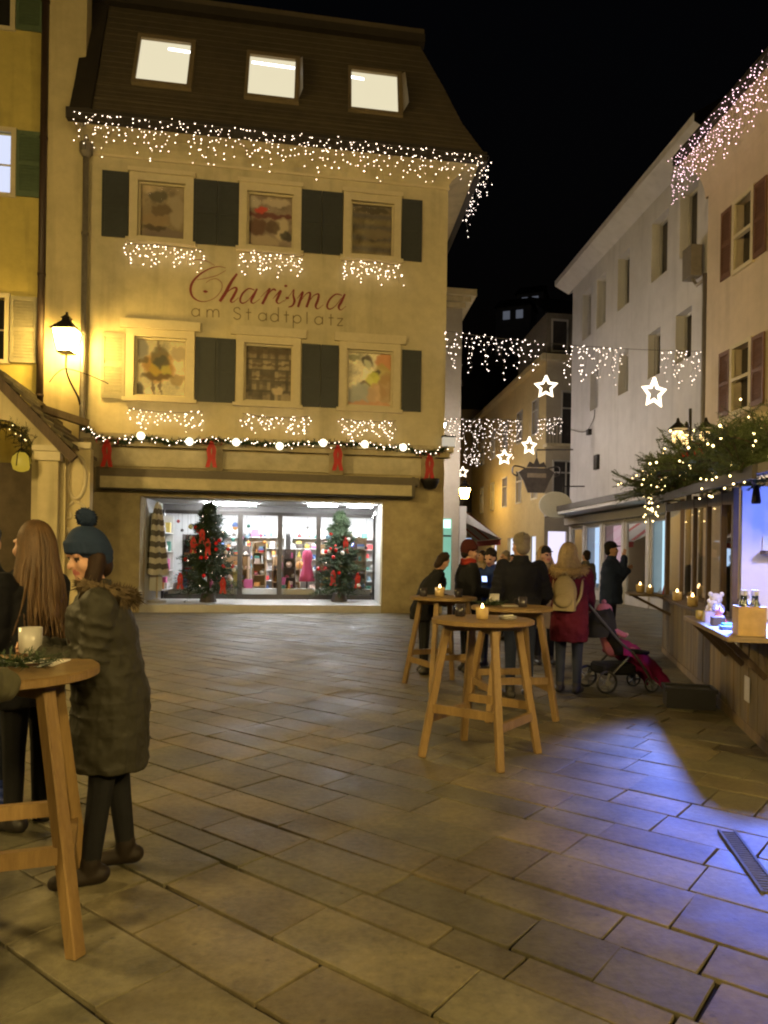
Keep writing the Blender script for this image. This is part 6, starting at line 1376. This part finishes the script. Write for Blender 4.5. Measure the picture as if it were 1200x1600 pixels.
MB().tube(spline([(-.52,-.22,1.02), (-.57,-.1,1.05), (-.57,.1,1.05), (-.52,.22,1.02)], 5), .02, 8).build('handlebar', blk, stv, local=True)
mb = MB(); vs = []
prof_s = [(.22,.38), (.10,.40), (-.12,.42), (-.22,.6), (-.34,.86)]
for x, z in prof_s:
    for j in range(7): y = -.2 + .4*j/6; e_ = .08*(abs(y)/.2)**3; vs.append((x + e_*.6, y, z + e_))
mb.add(vs, [(i*7+j, i*7+j+1, (i+1)*7+j+1, (i+1)*7+j) for i in range(4) for j in range(6)]); dkf = cloth('black_canvas', (.014,.014,.016)); st2 = mb.build('seat', dkf, stv, local=True, smooth=True); sm_ = st2.modifiers.new('s', 'SOLIDIFY'); sm_.thickness = .03
mb = MB(); vs = []
for i in range(7):
    a = R(95 + i*15)
    for j in range(9): b_ = math.pi*j/8; vs.append((-.16 + .30*math.cos(a)*(.4+.6*math.sin(b_)), .22*math.cos(b_), .66 + .34*math.sin(a)*(.25+.75*math.sin(b_))))
mb.add(vs, [(i*9+j, i*9+j+1, (i+1)*9+j+1, (i+1)*9+j) for i in range(6) for j in range(8)]); mb.build('canopy_hood', dkf, stv, local=True, smooth=True)
MB().box(-.3,.12,-.18,.18,.2,.33).build('basket', dkf, stv, local=True, bevel=.03)
mag = cloth('magenta_fleece', (.20,.010,.075)); mb = MB(); vs = []; nx_, ny_ = 16, 12; rr = random.Random(6)
for i in range(nx_ + 1):
    f = i / nx_; x = -.10 + .62*f; z = .62 - .10*f - .28*f*f
    for j in range(ny_ + 1): y = -1 + 2*j/ny_; dz = -.24*abs(y)**2.4*(.7+.5*f); vs.append((x + .03*math.sin(j*1.3 + i*.4), y*(.25 + .04*math.sin(i*.9)), z + dz + .016*math.sin(i*1.1 + j*1.9)))
mb.add(vs, [(i*(ny_+1)+j, i*(ny_+1)+j+1, (i+1)*(ny_+1)+j+1, (i+1)*(ny_+1)+j) for i in range(nx_) for j in range(ny_)])
bk = tag(mb.build('blanket', mag, None, smooth=True), 'magenta fleece blanket spread over the pushchair footrest', 'blanket'); bk.location = stv.location; bk.rotation_euler = stv.rotation_euler; sm_ = bk.modifiers.new('s', 'SOLIDIFY'); sm_.thickness = .02
# the child in it
ch = thing('person', 'small child in pink jacket and hat sitting in the pushchair', 'person', stv.location, R(12)); b = Body()
b.c((-.10,0,.50), .11, (-.2,0,.74), .10, 1); b.e((-.20,0,.91), (.085,.08,.095), 0); b.c((-.12,0,.9), .012, (-.108,0,.89), .014, 0)
for sg in (-1, 1): b.c((-.19,sg*.1,.74), .045, (-.02,sg*.12,.66), .035, 1); b.c((-.02,sg*.12,.66), .03, (.02,sg*.1,.67), .028, 0); b.c((-.08,sg*.06,.5), .06, (.14,sg*.07,.48), .045, 1); b.e((-.125,sg*.03,.925), (.01,.012,.009), 2)
pinkc = cloth('pink_snowsuit', (.30,.10,.14)); me = b.mesh('body', .012, [skin_m, pinkc, eye_m]); o = bpy.data.objects.new('body', me); C.link(o); o.parent = ch
mb = MB(); mb.ell((-.215,0,.945), (.098,.095,.088), 14, 10); mb.ell((-.22,0,1.045), .03, 8, 6); mb.build('hat', pinkc, ch, local=True, smooth=True)

# ================================================================== street lamps outside the picture, the last two added to soften shadows
glow_sq = em('square_lamp_glow', (1.0, .71, .26), 490)
for x, y, z, lab in ((-9.5, 6.0, 5.6, 'tall street lamp by the ochre houses at the side of the square'), (3.2, -6.0, 5.6, 'tall street lamp standing behind the viewer on the square'), (-5.5, -5.0, 5.6, 'added fill street lamp behind the viewer near the ochre houses'), (7.2, -2.5, 5.6, 'added fill street lamp beyond the near end of the stall')):
    t = thing('street_lamp', lab, 'street lamp', (x, y, 0), 0, 'street lanterns')
    MB().lathe([(.18,0),(.18,.35),(.10,.45),(.07,1.2),(.06,z-.55),(.12,z-.42)], (x, y, 0), 12).build('post', iron, t, smooth=True)
    lantern('', '', Vector((x, y, z)), .9, glow_sq, parent=t)
